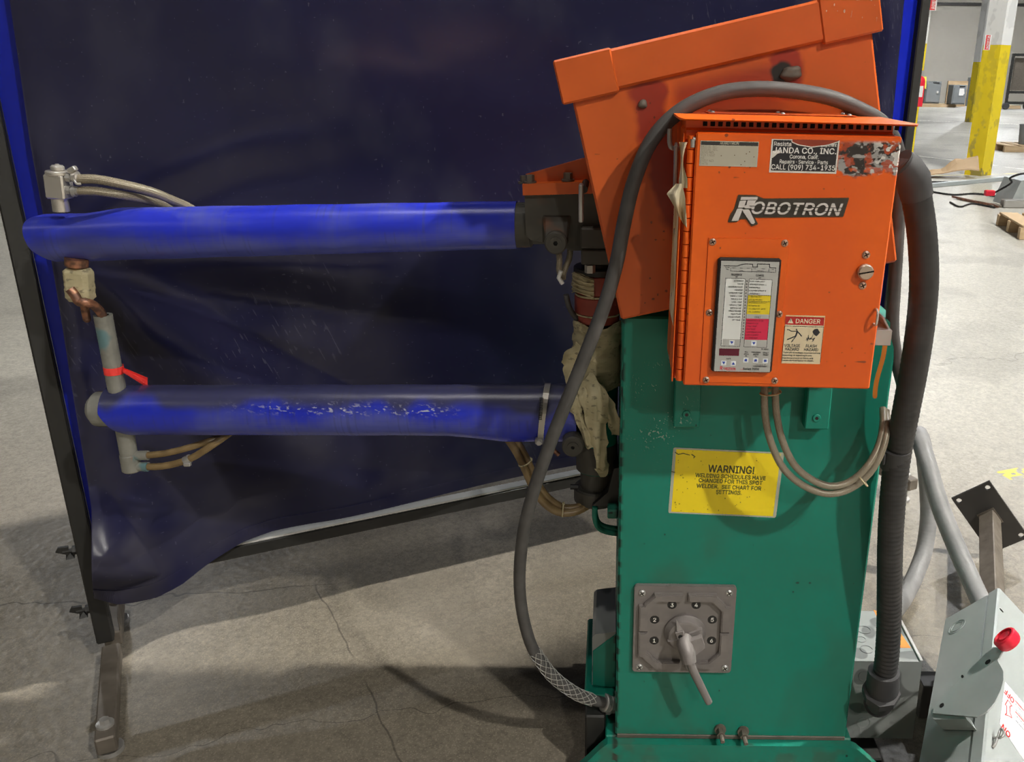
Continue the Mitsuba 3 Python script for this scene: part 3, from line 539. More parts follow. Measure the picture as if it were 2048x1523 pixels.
obj('gusset', prism(pl, -.012, 0, MY(1.75)), 'm_orange', tp)
for px, py in ((1060, 366), (1136, 362), (1049, 367)):
    p = at(px, py, Y=1.735 if px != 1049 else 1.80); p[2] += .001; obj('clamp_bolt', cat([cyl(p, p + [0, 0, .004], .013, n=20), cyl(p + [0, 0, .004], p + [0, 0, .016], .009, n=6)]), 'm_rustysteel', tp)
a, b = at(1158, 366, Y=1.62), at(1168, 441, Y=1.62)
obj('stop_bar', cbox((a[0], 1.60, b[2]), (b[0] - .001, 1.63, a[2]), .002), 'm_steel', W_); obj('stop_bar_stem', cyl((b[0], 1.615, a[2] - .01), (b[0], 1.72, a[2] - .01), .007, n=12), 'm_blackmetal', W_)
a, b = at(1161, 455, Y=1.70), at(1235, 530, Y=1.70)
obj('hanger_block', cat([cbox((a[0], 1.70, (a[2] + b[2]) / 2 - .004), (b[0], 1.86, a[2]), .003), cbox((a[0] + .001, 1.702, b[2]), (b[0], 1.86, (a[2] + b[2]) / 2 - .006), .003)]), 'm_cast', W_)
p = at(1180, 536, Y=1.72); obj('hanger_bolt', cyl(p + [0, 0, -.008], p + [0, 0, .008], .011, n=6), 'm_steel', W_)
# column stack: insulators, tape, lower tube
AX, AY = -.028, 1.80
def zz(py, Y=1.76): return at(1192, py, Y=Y)[2]
def ring(prof): return lathe(prof, frame((AX, AY, 0), (1, 0, 0), (0, 1, 0), (0, 0, 1)), 40)
def drum(r, pt, pb, c=.002): zt, zb = zz(pt), zz(pb); return ring([(0, zb), (r - c, zb), (r, zb + c), (r, zt - c), (r - c, zt), (0, zt)])
obj('top_flange', drum(.052, 538, 552), 'm_blackmetal', W_)
obj('insulator', drum(.047, 553, 592), 'm_redfibre', W_); obj('insulator', drum(.050, 596, 631), 'm_redfibre', W_); obj('insulator', drum(.047, 633, 650), 'm_redfibre', W_)
obj('gasket', drum(.049, 592, 596, .0005), 'm_tape', W_); obj('gasket', drum(.051, 630.5, 633.5, .0003), 'm_tape', W_)
obj('lower_sleeve', drum(.046, 775, 950), 'm_green', W_)
obj('lower_collar', drum(.047, 893, 949), 'm_cast', W_); obj('lower_neck', drum(.037, 949, 992), 'm_cast', W_)
obj('lower_flange', drum(.052, 984, 1014, .004), 'm_cast', W_)
obj('post_core', drum(.034, 530, 960), 'm_blackmetal', W_)
p = at(1146, 972, Y=1.77); obj('flange_screw', cyl(p + [.012, 0, 0], p + [-.006, 0, 0], .006, n=6), 'm_blackmetal', W_)
a = at(1222, 935, Y=1.74); b = at(1240, 1015, Y=1.74); obj('flange_bracket', prism([L(1185, 1012, 1.73), L(1245, 1014, 1.73), L(1245, 934, 1.73), L(1228, 938, 1.73), L(1216, 985, 1.73)], -.13, 0, MY(1.735)), 'm_blackmetal', W_)
a = at(1215, 1012, Y=1.72); obj('bracket_foot', cbox((a[0] - .0, 1.70, a[2] - .02), (.0215, 1.80, a[2] + .002), .003), 'm_green', W_)
b1 = at(1146, 890, Y=1.715); obj('lower_boss', cat([cyl(b1 + [0, .08, 0], b1 + [0, -.008, 0], .024, n=28, c=.003), hull([b1 + v for v in ((.0, .03, .02), (.0, .03, -.02), (.04, .05, .022), (.04, .05, -.022), (0, .06, .02), (0, .06, -.02), (.04, .07, 0))])]), 'm_cast', W_)
obj('boss_ring', lathe([(.004, 0), (.012, 0), (.012, .003), (.004, .003)], frame(b1 + [0, -.008, 0], (1, 0, 0), (0, 0, 1), (0, -1, 0)), 24), 'm_cast', W_); obj('boss_socket', cyl(b1 + [0, -.0081, 0], b1 + [0, -.0091, 0], .004, n=6), 'm_darkhole', W_)
for dy, z_off in ((0, 0), (.05, .012)):
    obj('coolant_pipe', tube(spline([at(1190, 1012, Y=1.74 + dy) + [0, 0, z_off], at(1190, 1034, Y=1.74 + dy) + [0, 0, z_off], at(1197, 1053, Y=1.74 + dy) + [0, 0, z_off], at(1215, 1062, Y=1.74 + dy) + [0, 0, z_off], at(1245, 1066, Y=1.74 + dy) + [0, 0, z_off]], 8), .0065, 12), 'm_green', W_)
# masking tape: a wrinkled wrap and hanging strips
def wrap(pt, pb, r, amp, seed, a0=0., a1=2 * math.pi, cx=AX, cy=AY):
    zt, zb = zz(pt), zz(pb)
    def fn(u, v):
        a = a0 + (a1 - a0) * u; q = meshkit.fbm(np.array([math.cos(a) * 2.2, math.sin(a) * 2.2, v * 5 + seed]), 3); w = meshkit.noise(np.array([math.cos(a) * 5, math.sin(a) * 5, v * 22 + seed]))
        rr = r + amp * (q - .3) + .0022 * w + .0025 * (1 if (v * 5 + .3 * math.sin(a + seed)) % 1 > .5 else 0)
        return np.array([cx + rr * math.cos(a), cy + rr * math.sin(a), zb + (zt - zb) * v + .006 * math.sin(3 * a + seed) * (abs(2 * v - 1) ** 2)])
    V, Fc = grid(fn, np.linspace(0, 1, 64), np.linspace(0, 1, 40)); n = np.array([[-(v[0] - cx), -(v[1] - cy), 0] for v in V]); n /= np.linalg.norm(n, axis=1, keepdims=True)
    return thick(V, Fc, (64, 40), n * .002)
obj('tape_wrap', wrap(650, 780, .0475, .012, 3.), 'm_tape', W_, label='tan masking tape wrapped round the lower column')
obj('tape_wrap', wrap(551, 592, .051, .006, 9., math.radians(165), math.radians(262)), 'm_tape', W_, label='short piece of tan masking tape on the red insulator')
def strip(pts, w, Y, seed=0, tw=0.):
    P = spline([at(x, y, Y=Y + dy) for x, y, dy in pts], 8); t = np.gradient(P, axis=0); t /= np.linalg.norm(t, axis=1, keepdims=True); sd = np.cross(t, [0, 1, 0]); sd /= np.linalg.norm(sd, axis=1, keepdims=True)
    n = 7; V = []
    for i in range(len(P)):
        for k in np.linspace(-1, 1, n): V.append(P[i] + sd[i] * k * w[0 if i < len(P) // 2 else 1] / 2 * (1 + .1 * math.sin(i * .9 + seed)) + np.array([0, -.006 * (1 - k * k) - .004 * math.sin(k * 4 + i * .4 + seed), 0]))
    V = np.array(V); ii = np.arange(len(V)).reshape(len(P), n); Fc = np.vstack([np.stack([ii[:-1, :-1], ii[1:, :-1], ii[1:, 1:]], -1).reshape(-1, 3), np.stack([ii[:-1, :-1], ii[1:, 1:], ii[:-1, 1:]], -1).reshape(-1, 3)])
    return thick(V, Fc, ii.shape, np.array([0, .0012, 0]))
for pts, w, sd in (([(1155, 770, .02), (1150, 800, 0), (1165, 850, 0), (1182, 893, .0)], (.034, .02), 1), ([(1175, 762, .01), (1180, 800, -.01), (1195, 860, -.005), (1203, 920, 0), (1206, 938, .01), (1196, 944, .014)], (.040, .026), 2),
                   ([(1180, 765, 0), (1205, 800, -.008), (1228, 840, .0), (1237, 866, .03)], (.036, .03), 4), ([(1165, 760, .01), (1190, 790, -.012), (1196, 830, -.01), (1188, 845, 0)], (.05, .05), 6), ([(1172, 700, .0), (1148, 720, .02), (1140, 745, .03), (1150, 768, .02)], (.05, .03), 8)):
    obj('tape_strip', strip(pts, w, 1.725, sd), 'm_tape', W_, smooth=True, label='torn strip of tan masking tape')
# ---- arms
def sleeve(xa, xb, za, zb, ra, rb, y, endfn, n=56, m=70, extra=None, th=.0035):
    V = []
    for inner in (0, 1):
        for i in range(m):
            f = i / (m - 1)
            for k in range(n):
                a = 2 * math.pi * k / n; xs = xa + endfn(a); x = xs + (xb - xs) * f; g = (x - xa) / (xb - xa); r = ra + (rb - ra) * g - th * inner; ex_ = extra(x, a) if extra else 0.
                V.append([x, y - math.cos(a) * (r), za + (zb - za) * g + math.sin(a) * (r + ex_) + .0012 * math.sin(x * 37) * .4])
    V = np.array(V); ii = np.arange(len(V)).reshape(2, m, n); Fc = []
    for s_ in (0, 1):
        g = ii[s_]; nx = np.roll(g, -1, 1); q = np.vstack([np.stack([g[:-1], g[1:], nx[1:]], -1).reshape(-1, 3), np.stack([g[:-1], nx[1:], nx[:-1]], -1).reshape(-1, 3)]); Fc.append(q if s_ else q[:, ::-1])
    for e in (0, m - 1):
        g, h = ii[0, e], ii[1, e]; gn, hn = np.roll(g, -1), np.roll(h, -1); q = np.vstack([np.stack([g, gn, hn], 1), np.stack([g, hn, h], 1)]); Fc.append(q if e else q[:, ::-1])
    return trimesh.Trimesh(V, np.vstack(Fc), process=False)
YU = 1.79
def uend(a): s = math.sin(a); return .055 * max(0, -s - .25) ** 1.6 + (.0 if s < .3 else .0) - .004 * math.sin(a * 3)
def uextra(x, a): return -.012 * max(0, math.sin(a)) ** 3 * (1 if x < -1.1 else max(0, 1 - (x + 1.1) / .09))
ua = obj('upper_arm', cat([cyl((-1.155, YU + .004, 1.212), (-.16, YU, 1.249), .038, n=32)]), 'm_cast', W_)
obj('sleeve', sleeve(-1.184, -.196, 1.2135, 1.2487, .0545, .0485, YU, uend, extra=uextra), 'm_sleeve', ua, smooth=40, label='bright blue dusty sleeve round the upper arm')
p = at(1043, 440, Y=YU - .03); obj('arm_collar', cat([cyl((-.205, YU, 1.248), (-.165, YU, 1.2495), .046, n=32, c=.004), cyl((-.168, YU, 1.2495), (-.1, YU, 1.252), .040, n=32)]), 'm_cast', ua)
la = obj('lower_arm', cyl((-1.135, YU, .828), (-.03, YU, .842), .040, n=32), 'm_cast', W_)
def lend(a): s, c = math.sin(a), math.cos(a); return .03 * max(0, .2 - s) - .0 + .018 * max(0, -s - .5) ** 1.0 * 2 + (.03 if 0 else 0)
def lextra(x, a): return .016 * max(0, -math.sin(a)) * float(np.clip((x + .36) / .13, 0, 1)) ** 1.0
obj('sleeve', sleeve(-1.108, -.072, .826, .84, .0555, .0575, YU, lend, extra=lextra), 'm_sleeve', la, smooth=40, label='dark blue worn sleeve round the lower arm')
def holder_ring(x): return cat([cyl((x, YU - .012, .80), (x, YU - .012, .862), .0, n=8)]) if 0 else None
p = at(222, 800, Y=YU - .03); obj('electrode_clamp', cat([cyl((-1.147, YU - .01, .832), (-1.085, YU - .01, .832), .038, n=30, c=.012)]), 'm_patina', la)
# hose clamp round the lower sleeve
xc = at(1084, 820, Y=1.73)[0]; P = np.array([[xc + .008 * math.sin(a), YU - .0605 * math.cos(a), .838 + (.0605 + .016 * max(0, -math.sin(a))) * math.sin(a)] for a in np.linspace(0, 2 * math.pi, 49)])
rg = []
for i in range(len(P) - 1):
    for dx in (-.0065, .0065): rg.append(P[i] + [dx, 0, 0])
def band_loop(P, w, t):
    V = []
    for q in P:
        c = np.array([q[0], YU, .838]); o = unit(q - c) * t; V += [q + [-w, 0, 0], q + [w, 0, 0], q + [w, 0, 0] + o, q + [-w, 0, 0] + o]
    V = np.array(V); n = len(P); Fc = []
    for i in range(n - 1):
        for k in range(4): a, b = i * 4 + k, i * 4 + (k + 1) % 4; Fc += [(a, b, b + 4), (a, b + 4, a + 4)]
    return trimesh.Trimesh(V, Fc, process=False)
hcl = obj('hose_clamp', band_loop(P, .0065, .0012), 'm_chrome', W_, smooth=False, label='stainless worm drive clamp')
p = at(1079, 878, Y=1.75); obj('clamp_screw', cat([cbox(p + [-.009, -.012, -.008], p + [.009, .01, .008], .003), cyl(p + [0, -.012, 0], p + [0, -.02, 0], .006, n=6)]), 'm_steel', hcl)
for i in range(14): py = 795 + i * 3.2; a = at(1083 - i * .2, py, Y=1.728); rg = cbox(a + [-.004, -.0018, -.0006], a + [.004, .002, .0006], .0001) if i == 0 else cat([rg, cbox(a + [-.004, -.0018, -.0006], a + [.004, .002, .0006], .0001)])
obj('worm_slots', rg, 'm_blackmetal', hcl, smooth=False, kind='stuff')
p = at(1090, 882, Y=1.76); obj('copper_shunt', tube(spline([at(1060, 873, Y=1.77), at(1090, 885, Y=1.76), at(1118, 908, Y=1.76)]), .005, 8), 'm_copper', la)
# upper electrode holder
eh = obj('electrode_holder', xf(cbox((-.019, -.019, -.024), (.019, .019, .024), .003), axis_frame(at(118, 371, Y=1.755), at(114, 340, Y=1.755), (0, 1, 0))), 'm_chrome', W_, label='plated water holder on top of the upper arm')
a, b = at(117, 349, Y=1.755), at(114, 329, Y=1.755)
obj('cap', cat([cyl(a, a + (b - a) * .45, .023, n=28, c=.002), cyl(a + (b - a) * .4, b, .0125, n=24, c=.003), cyl(b, b + (b - a) * .12, .004, n=12)]), 'm_chrome', eh)
obj('holder_tube', cyl(at(118, 385, Y=1.755), at(123, 421, Y=1.755), .0155, n=28), 'm_chrome', eh)
for (x, y), (x2, y2) in (((133, 353), (158, 357)), ((133, 378), (158, 381))):
    a, b = at(x, y, Y=1.75), at(x2, y2, Y=1.75); n_ = obj('nipple', cat([cyl(a, b, .006, n=16), cyl(a, a + (b - a) * .35, .009, n=6), cyl(b - (b - a) * .3, b, .0088, n=16)]), 'm_steel', eh)
a = at(146, 381, Y=1.75); obj('band_clamp', cyl(a, at(153, 382, Y=1.75), .0105, n=20), 'm_steel', eh)
a = at(150, 352, Y=1.75); obj('screw_clamp', cat([cyl(a + [-.003, 0, 0], a + [.006, 0, 0], .0108, n=20), xf(cbox((-.009, -.006, -.005), (.009, .006, .005), .002), frame(a + [0, -.004, .014], unit((1, 0, .5)), (0, 1, 0), unit((-.5, 0, 1)))), tube(spline([a + [0, -.008, .0], a + [.006, -.01, -.012], a + [.014, -.008, -.013]], 4), .0025, 6)]), 'm_chrome', eh)
# below the upper arm: taped holder, bent copper tip
tb = tm(m3.Manifold(m3.Mesh(np.asarray(cbox((-.0255, -.02, -.036), (.0255, .02, .036), .008).vertices, np.float32), np.asarray(cbox((-.0255, -.02, -.036), (.0255, .02, .036), .008).faces, np.uint32))).refine_to_length(.003)); tb.vertices *= 1 + .16 * (meshkit.fbm(tb.vertices * np.array([60, 60, 160]), 3)[:, None] - .5)
te = obj('taped_electrode', xf(tb, axis_frame(at(159, 568, Y=1.76), at(155, 520, Y=1.76), (0, 1, 0))), 'm_tape', W_, label='tape wrapped electrode holder under the upper arm')
a, b = at(153, 530, Y=1.76), at(153, 515, Y=1.76); obj('copper_base', cyl(a, b, .022, n=24), 'm_copper', te)
obj('copper_stub', tube(np.array([at(166, 585, Y=1.775), at(170, 618, Y=1.775), at(174, 638, Y=1.775), at(175, 643, Y=1.775)]), [.0085, .0085, .008, .004], 16), 'm_copper', te)
obj('bent_tip', tube(spline([at(140, 577, Y=1.735), at(149, 588, Y=1.735), at(158, 602, Y=1.735), at(172, 604, Y=1.735), at(187, 609, Y=1.752), at(200, 621, Y=1.768), at(206, 634, Y=1.775)], 6), .0095, 16), 'm_copper', W_)
# lower electrode: long patinated holder through the clamp
a, b = at(206, 630, Y=1.782), at(246, 840, Y=1.782); c = at(264, 940, Y=1.782)
lo = obj('electrode_rod', cat([cyl(a, b, .0185, .0185, n=28, c=.002), lathe([(.012, 0), (.0188, 0), (.0188, .004), (.012, .004)], axis_frame(a + (a - b) * .008, a), 28)]), 'm_patina', W_, label='long grey patinated electrode holder')
obj('lower_shank', cyl(at(243, 825, Y=1.782), c, .0185, n=28, c=.003), 'm_patina', lo)
obj('rod_socket', cyl(a + (a - b) * .0081, a + (a - b) * .0083, .0118, n=20), 'm_darkhole', lo)
a, b = at(258, 905, Y=1.782), c; obj('end_fitting', cat([cyl(a, b, .0205, n=28, c=.003)] + [cyl(at(258, y, Y=1.782), at(296, y2, Y=1.78), .011, n=20) for y, y2 in ((910, 909), (930, 932))]), 'm_patina', lo)
# ================================================================ hoses, cables
def hose(name, pts, r, m, label, cat_='hose', group=None, step=.012, n=16, ridge=None, uv=True):
    P, _ = resample(spline(pts, 16), step); me = tube(P, r, n, ridge, uv); return obj(name, me, m, smooth=True if uv else 35, uv=me.metadata['uv'] if uv else None, label=label, cat_=cat_, group=group)
hose('braided_hose', [at(152, 357, Y=1.75), at(190, 357, Y=1.755), at(240, 366, Y=1.765), at(300, 381, Y=1.79), at(345, 399, Y=1.82), at(375, 412, Y=1.845), at(400, 428, Y=1.855)], .0092, 'm_braid', 'upper tan braided water hose curving behind the upper arm')
hose('braided_hose', [at(150, 381, Y=1.75), at(190, 381, Y=1.755), at(240, 388, Y=1.77), at(285, 397, Y=1.80), at(325, 409, Y=1.84), at(350, 425, Y=1.855)], .0088, 'm_braid', 'lower tan braided water hose just above the blue upper arm')
hose('water_hose', [at(294, 909, Y=1.78), at(330, 905, Y=1.78), at(380, 893, Y=1.785), at(430, 876, Y=1.80), at(462, 858, Y=1.84)], .0075, 'm_tanhose', 'upper thin tan hose rising from the lower electrode end')
hose('water_hose', [at(292, 932, Y=1.78), at(330, 930, Y=1.78), at(380, 916, Y=1.78), at(430, 885, Y=1.785), at(468, 858, Y=1.82)], .0080, 'm_tanhose', 'lower thin tan hose with a crimp clamp below the lower arm')
a, b = at(370, 920, Y=1.78), at(380, 915, Y=1.78); obj('crimp_clamp', cat([cyl(a, b, .0098, n=20), cbox(b + [-.012, -.013, -.016], b + [.004, -.003, -.006], .002)]), 'm_steel', label='small crimp clamp on the thin hose below the lower arm', cat_='clamp')
PA = [(1003, 862, 1.80), (1025, 890, 1.77), (1046, 928, 1.75), (1066, 973, 1.74), (1088, 1004, 1.74), (1118, 1023, 1.745), (1150, 1022, 1.75), (1175, 1010, 1.765)]
hose('tan_hose', [at(x, y, Y=Y) for x, y, Y in PA], .0088, 'm_tanhose', 'front tan hose looping from the lower arm to the column foot')
hose('tan_hose', [at(x + 8, y - 10, Y=Y + .014) for x, y, Y in PA], .0088, 'm_tanhose', 'back tan hose looping from the lower arm, tied to the front one')
def tie(px, py, Y, dx, dy, r, t=.0016, name='zip_tie', label=None, m='m_white'):
    c = at(px, py, Y=Y); d = unit(at(px + dx, py + dy, Y=Y) - c); M = axis_frame(c, c + d); P = [(M @ np.array([r * math.cos(a), r * math.sin(a) * .72, 0, 1]))[:3] for a in np.linspace(0, 2 * math.pi, 25)]
    return obj(name, cat([tube(np.array(P), t, 8, caps=False), cbox(P[6] - np.array([.003] * 3), P[6] + np.array([.003] * 3), .001)]), m, label=label, cat_='zip tie')
tie(1050, 922, 1.755, 20, 40, .021, label='pale zip tie round the tan hoses nearer the lower arm', m='m_tape')
tie(1126, 1017, 1.752, 30, 3, .021, label='pale zip tie round the tan hoses nearer the column foot', m='m_tape')
hose('braided_hose', [at(1117, 498, Y=1.745), at(1119, 520, Y=1.74), at(1118, 540, Y=1.742), at(1124, 553, Y=1.75)], .0062, 'm_braid', 'short braided hose hanging below the pivot boss, left of its twin')
hose('braided_hose', [at(1140, 492, Y=1.76), at(1139, 515, Y=1.755), at(1128, 540, Y=1.75), at(1126, 556, Y=1.755)], .0062, 'm_braid', 'short braided hose hanging below the pivot boss, right of its twin')
hose('white_tube', [at(1122, 540, Y=1.735), at(1117, 550, Y=1.735), at(1119, 558, Y=1.735), at(1125, 566, Y=1.738)], .0045, 'm_white', 'short white plastic tube end above the taped insulator', 'tube', uv=False)
hose('thin_cable', [at(1132, 588, Y=1.77), at(1138, 612, Y=1.775), at(1150, 632, Y=1.78), at(1165, 645, Y=1.79)], .006, 'm_cable', 'short grey cable bowing beside the red insulators', 'cable', uv=False)
# black power cable arching over the control box
CP = [(1216, 1405, 1.63), (1185, 1398, 1.61), (1150, 1384, 1.585), (1105, 1350, 1.565), (1068, 1300, 1.555), (1047, 1235, 1.545), (1039, 1160, 1.53), (1046, 1070, 1.51), (1066, 985, 1.49), (1102, 880, 1.475), (1142, 780, 1.465), (1180, 685, 1.46), (1212, 600, 1.46), (1234, 520, 1.46), (1249, 440, 1.46), (1270, 355, 1.46), (1305, 277, 1.465), (1360, 221, 1.47), (1430, 188, 1.475), (1500, 177, 1.48), (1580, 180, 1.485), (1660, 194, 1.49), (1720, 218, 1.50), (1768, 248, 1.515), (1795, 300, 1.54), (1798, 380, 1.56), (1794, 480, 1.57), (1788, 580, 1.58), (1785, 660, 1.58), (1795, 725, 1.585), (1812, 790, 1.59)]
cb = hose('power_cable', [at(x, y, Y=Y) for x, y, Y in CP], .0124, 'm_cable', 'long black power cable arching over the orange control box', 'cable', step=.015, n=18, uv=False)
g0, g1 = at(1206, 1403, Y=1.625), at(1232, 1407, Y=1.64)
obj('cable_gland', cat([cyl(g0, g1, .021, n=24, c=.003), cyl(g0 + (g1 - g0) * .35, g0 + (g1 - g0) * .62, .025, n=6), cyl(g1, g1 + [.02, 0.01, 0], .03, n=6)]), 'm_steel', W_)
# wire mesh strain relief
P, _ = resample(spline([at(x, y, Y=Y) for x, y, Y in CP[1:5]], 16), .006); ms = []
t_ = np.gradient(P, axis=0); t_ /= np.linalg.norm(t_, axis=1, keepdims=True); xa = np.cross(t_, [0, 1., 0]); xa /= np.linalg.norm(xa, axis=1, keepdims=True); ya = np.cross(t_, xa)
for sgn in (1, -1):
    for k in range(6):
        an = 2 * math.pi * k / 6 + sgn * np.arange(len(P)) * .28; ms.append(tube(P + .0138 * (np.cos(an)[:, None] * xa + np.sin(an)[:, None] * ya), .0009, 5))
obj('mesh_grip', cat(ms), 'm_steel', smooth=False, label='woven wire strain relief grip round the lower end of the black cable', cat_='cable grip')
# thick black corrugated conduit at the right
KP = [(1797, 322, 1.44), (1822, 350, 1.445), (1836, 410, 1.45), (1845, 480, 1.455), (1848, 560, 1.46), (1842, 640, 1.465), (1829, 730, 1.47), (1812, 820, 1.48), (1797, 900, 1.50), (1787, 980, 1.505), (1781, 1070, 1.515), (1779, 1160, 1.525), (1778, 1240, 1.535), (1774, 1310, 1.54), (1768, 1352, 1.545)]
P, _ = resample(spline([at(x, y, Y=Y) for x, y, Y in KP], 16), .0022)
cd = thing('conduit', 'thick black corrugated conduit from the control box down to the grey floor box', 'conduit')
L_ = np.r_[0, np.cumsum(np.linalg.norm(np.diff(P, axis=0), axis=1))]; rr = .0245 + .0008 * np.sin(2 * np.pi * L_ / .0105) * np.clip((L_ - .35) / .25, .25, 1)
obj('corrugated_tube', tube(P, rr, 20), 'm_conduit_black', cd, smooth=True)
a, b = at(1800, 318, Y=1.44), at(1826, 358, Y=1.445); obj('tape_collar', tube(np.array([a, a * .6 + b * .4, b, at(1834, 392, Y=1.449)]), [.021, .0275, .0285, .026], 24), 'm_rubber', cd)
obj('conduit_connector', cat([tube(np.array([at(1768, 1340, Y=1.543), at(1766, 1365, Y=1.546), at(1762, 1392, Y=1.556), at(1758, 1408, Y=1.572)]), [.033, .035, .035, .026], 28), xf(lathe([(.0, 0), (.040, 0), (.040, .022), (0, .022)], axis_frame(at(1763, 1378, Y=1.543), at(1757, 1412, Y=1.572)), 8), np.eye(4)), cyl(at(1756, 1404, Y=1.58), at(1757, 1398, Y=1.6395), .031, n=24)]), 'm_rubber', cd, label='black liquid tight connector')
P = [at(1788, 905, Y=1.5)]; a, b = at(1794, 893, Y=1.497), at(1788, 930, Y=1.51); obj('tape_band', cat([cyl(a, b, .0268, n=24), cbox((b + a) / 2 + [-.03, -.02, -.01], (b + a) / 2 + [-.0245, .01, .014], .002)]), 'm_rubber', cd)
# braided hoses out of the control box
HA = [(1529, 770, 1.46), (1530, 825, 1.46), (1541, 880, 1.455), (1566, 934, 1.45), (1606, 969, 1.45), (1655, 986, 1.45), (1700, 976, 1.455), (1738, 946, 1.46), (1762, 905, 1.47), (1773, 862, 1.49), (1772, 820, 1.53)]
HB = [(1550, 770, 1.46), (1553, 825, 1.46), (1565, 880, 1.455), (1590, 930, 1.45), (1628, 960, 1.45), (1664, 971, 1.45), (1702, 960, 1.455), (1735, 930, 1.46), (1757, 890, 1.48), (1766, 850, 1.50), (1766, 815, 1.53)]
hose('looped_hose', [at(x, y, Y=Y) for x, y, Y in HA], .0067, 'm_braid', 'outer braided hose looping below the control box across the green panel')
hose('looped_hose', [at(x, y, Y=Y) for x, y, Y in HB], .0067, 'm_braid', 'inner braided hose looping below the control box, tied beside the outer one')
tie(1541, 784, 1.46, 2, 30, .0185, label='pale zip tie round the braided hoses just under the control box', m='m_tape'); tie(1725, 958, 1.457, -30, 22, .018, label='pale zip tie near the bottom of the braided hose loop', m='m_tape')
# red flagging ribbon
def ribbon():
    a, b = at(206, 740, Y=1.728), at(247, 741, Y=1.728); lo_ = obj
    M = axis_frame(at(227, 734, Y=1.782), at(229, 746, Y=1.782)); t = thing('flagging_ribbon', 'bright red ribbon tied round the lower electrode holder', 'ribbon')
    obj('loop', lathe([(.0192, -.004), (.0202, -.004), (.0202, .0125), (.0192, .0125), (.0192, -.004)], M, 28), 'm_redtape', t)
    V, Fc = grid(lambda u, v: at(245 + 50 * u, 738 + 26 * u + (v - .5) * (10 + 10 * u), Y=1.768 + .05 * u + .004 * math.sin(v * 6)), np.linspace(0, 1, 12), np.linspace(0, 1, 5))
    obj('tail', thick(V, Fc, (12, 5), np.array([0, .0008, 0])), 'm_redtape', t)
ribbon()
# ================================================================ control box on the welder
C_ = thing('control_box', 'orange weld control box with keypad mounted on the green welder column', 'control box')
RB = math.atan2(-.0028, .312); bex = np.array([math.cos(RB), 0, math.sin(RB)]); bez = np.array([-math.sin(RB), 0, math.cos(RB)])
YD = 1.345
DO = at(1393, 263, Y=YD)                                   # upper left corner of the door
def D(px, py):
    v = at(px, py, Y=YD) - DO; return np.array([v @ bex, v @ bez])
DW, DH = D(1805, 273)[0], -.5 * (D(1376, 770)[1] + D(1747, 777)[1])
MD = frame(DO, bex, bez, (0, -1, 0))                       # local: right, up, towards the camera
def DM(w=0.): return frame(DO + np.array([0, -w, 0]), bex, bez, (0, -1, 0))
obj('body', xf(cbox((-.016, -DH + .002, -.19), (DW - .004, .004, -.026), .003), MD), 'm_orange', C_)
dr_ = obj('door', xf(cat([cbox((0, -DH, -.020), (DW, 0, 0), .0025)]), MD), 'm_orange', C_)
obj('door_flange', xf(cbox((.004, -.003, -.0255), (DW - .004, .0005, -.0205), .0008), MD), 'm_steel', C_)
# hinge
for i in range(19):
    h = (DH - .01) / 19; y_ = -.006 - i * h; p0, p1 = (MD @ np.array([-.006, y_ - h + .0012, -.012, 1]))[:3], (MD @ np.array([-.006, y_, -.012, 1]))[:3]
    obj('hinge_knuckle', cyl(p0, p1, .0058, n=14), 'm_orange', C_)
obj('hinge_leaf', xf(cbox((-.0185, -DH + .002, -.03), (-.0165, -.003, -.012), .0004), MD), 'm_orange', C_)
# roof with rivets and vent slots
rz = .019
obj('roof', xf(hull([(-.019, rz, .013), (DW + .014, rz - .001, .013), (-.028, rz + .002, .006), (DW + .02, rz + .0, .004), (-.028, rz + .003, -.192), (DW + .004, rz + .003, -.192), (-.026, rz - .002, .006), (DW + .019, rz - .004, .004), (-.028, rz - .001, -.192), (DW + .004, rz - .001, -.192)]), MD), 'm_orange', C_)
obj('vent_strip', xf(cat([cbox((-.014, .0042, -.19), (DW - .006, rz - .0025, -.03), .0005)]), MD), 'm_orange', C_)
for i in range(26): obj('vent_slot', xf(cbox((.012 + i * .0117, .0075, -.0305), (.0185 + i * .0117, rz - .005, -.0285), .0003), MD), 'm_darkhole', C_)
rv = obj('rivet_plate', xf(cbox((.028, rz + .0031, -.175), (.268, rz + .0045, -.115), .0005), MD), 'm_orange', C_)
for a in (.036, .15, .258):
    for w in (-.168, -.124): p = (MD @ np.array([a, rz + .0045, w, 1]))[:3]; obj('rivet', lathe([(0, 0), (.0042, 0), (.003, .0022), (0, .003)], frame(p, (1, 0, 0), (0, 1, 0), (0, 0, 1)), 14), 'm_steel', rv)
bp = obj('mounting_plate', xf(cbox((-.02, -.02, -.1945), (.30, .062, -.1905), .0015), MD), 'm_orange', C_)
p = at(1698, 218, Y=1.53); obj('plate_bolt', cat([cyl(p, p + [0, -.004, 0], .0095, n=18), cyl(p + [0, -.004, 0], p + [0, -.012, 0], .0065, n=6)]), 'm_rustysteel', bp)
a = at(1788, 485, Y=1.53); b = at(1770, 523, Y=1.53); 
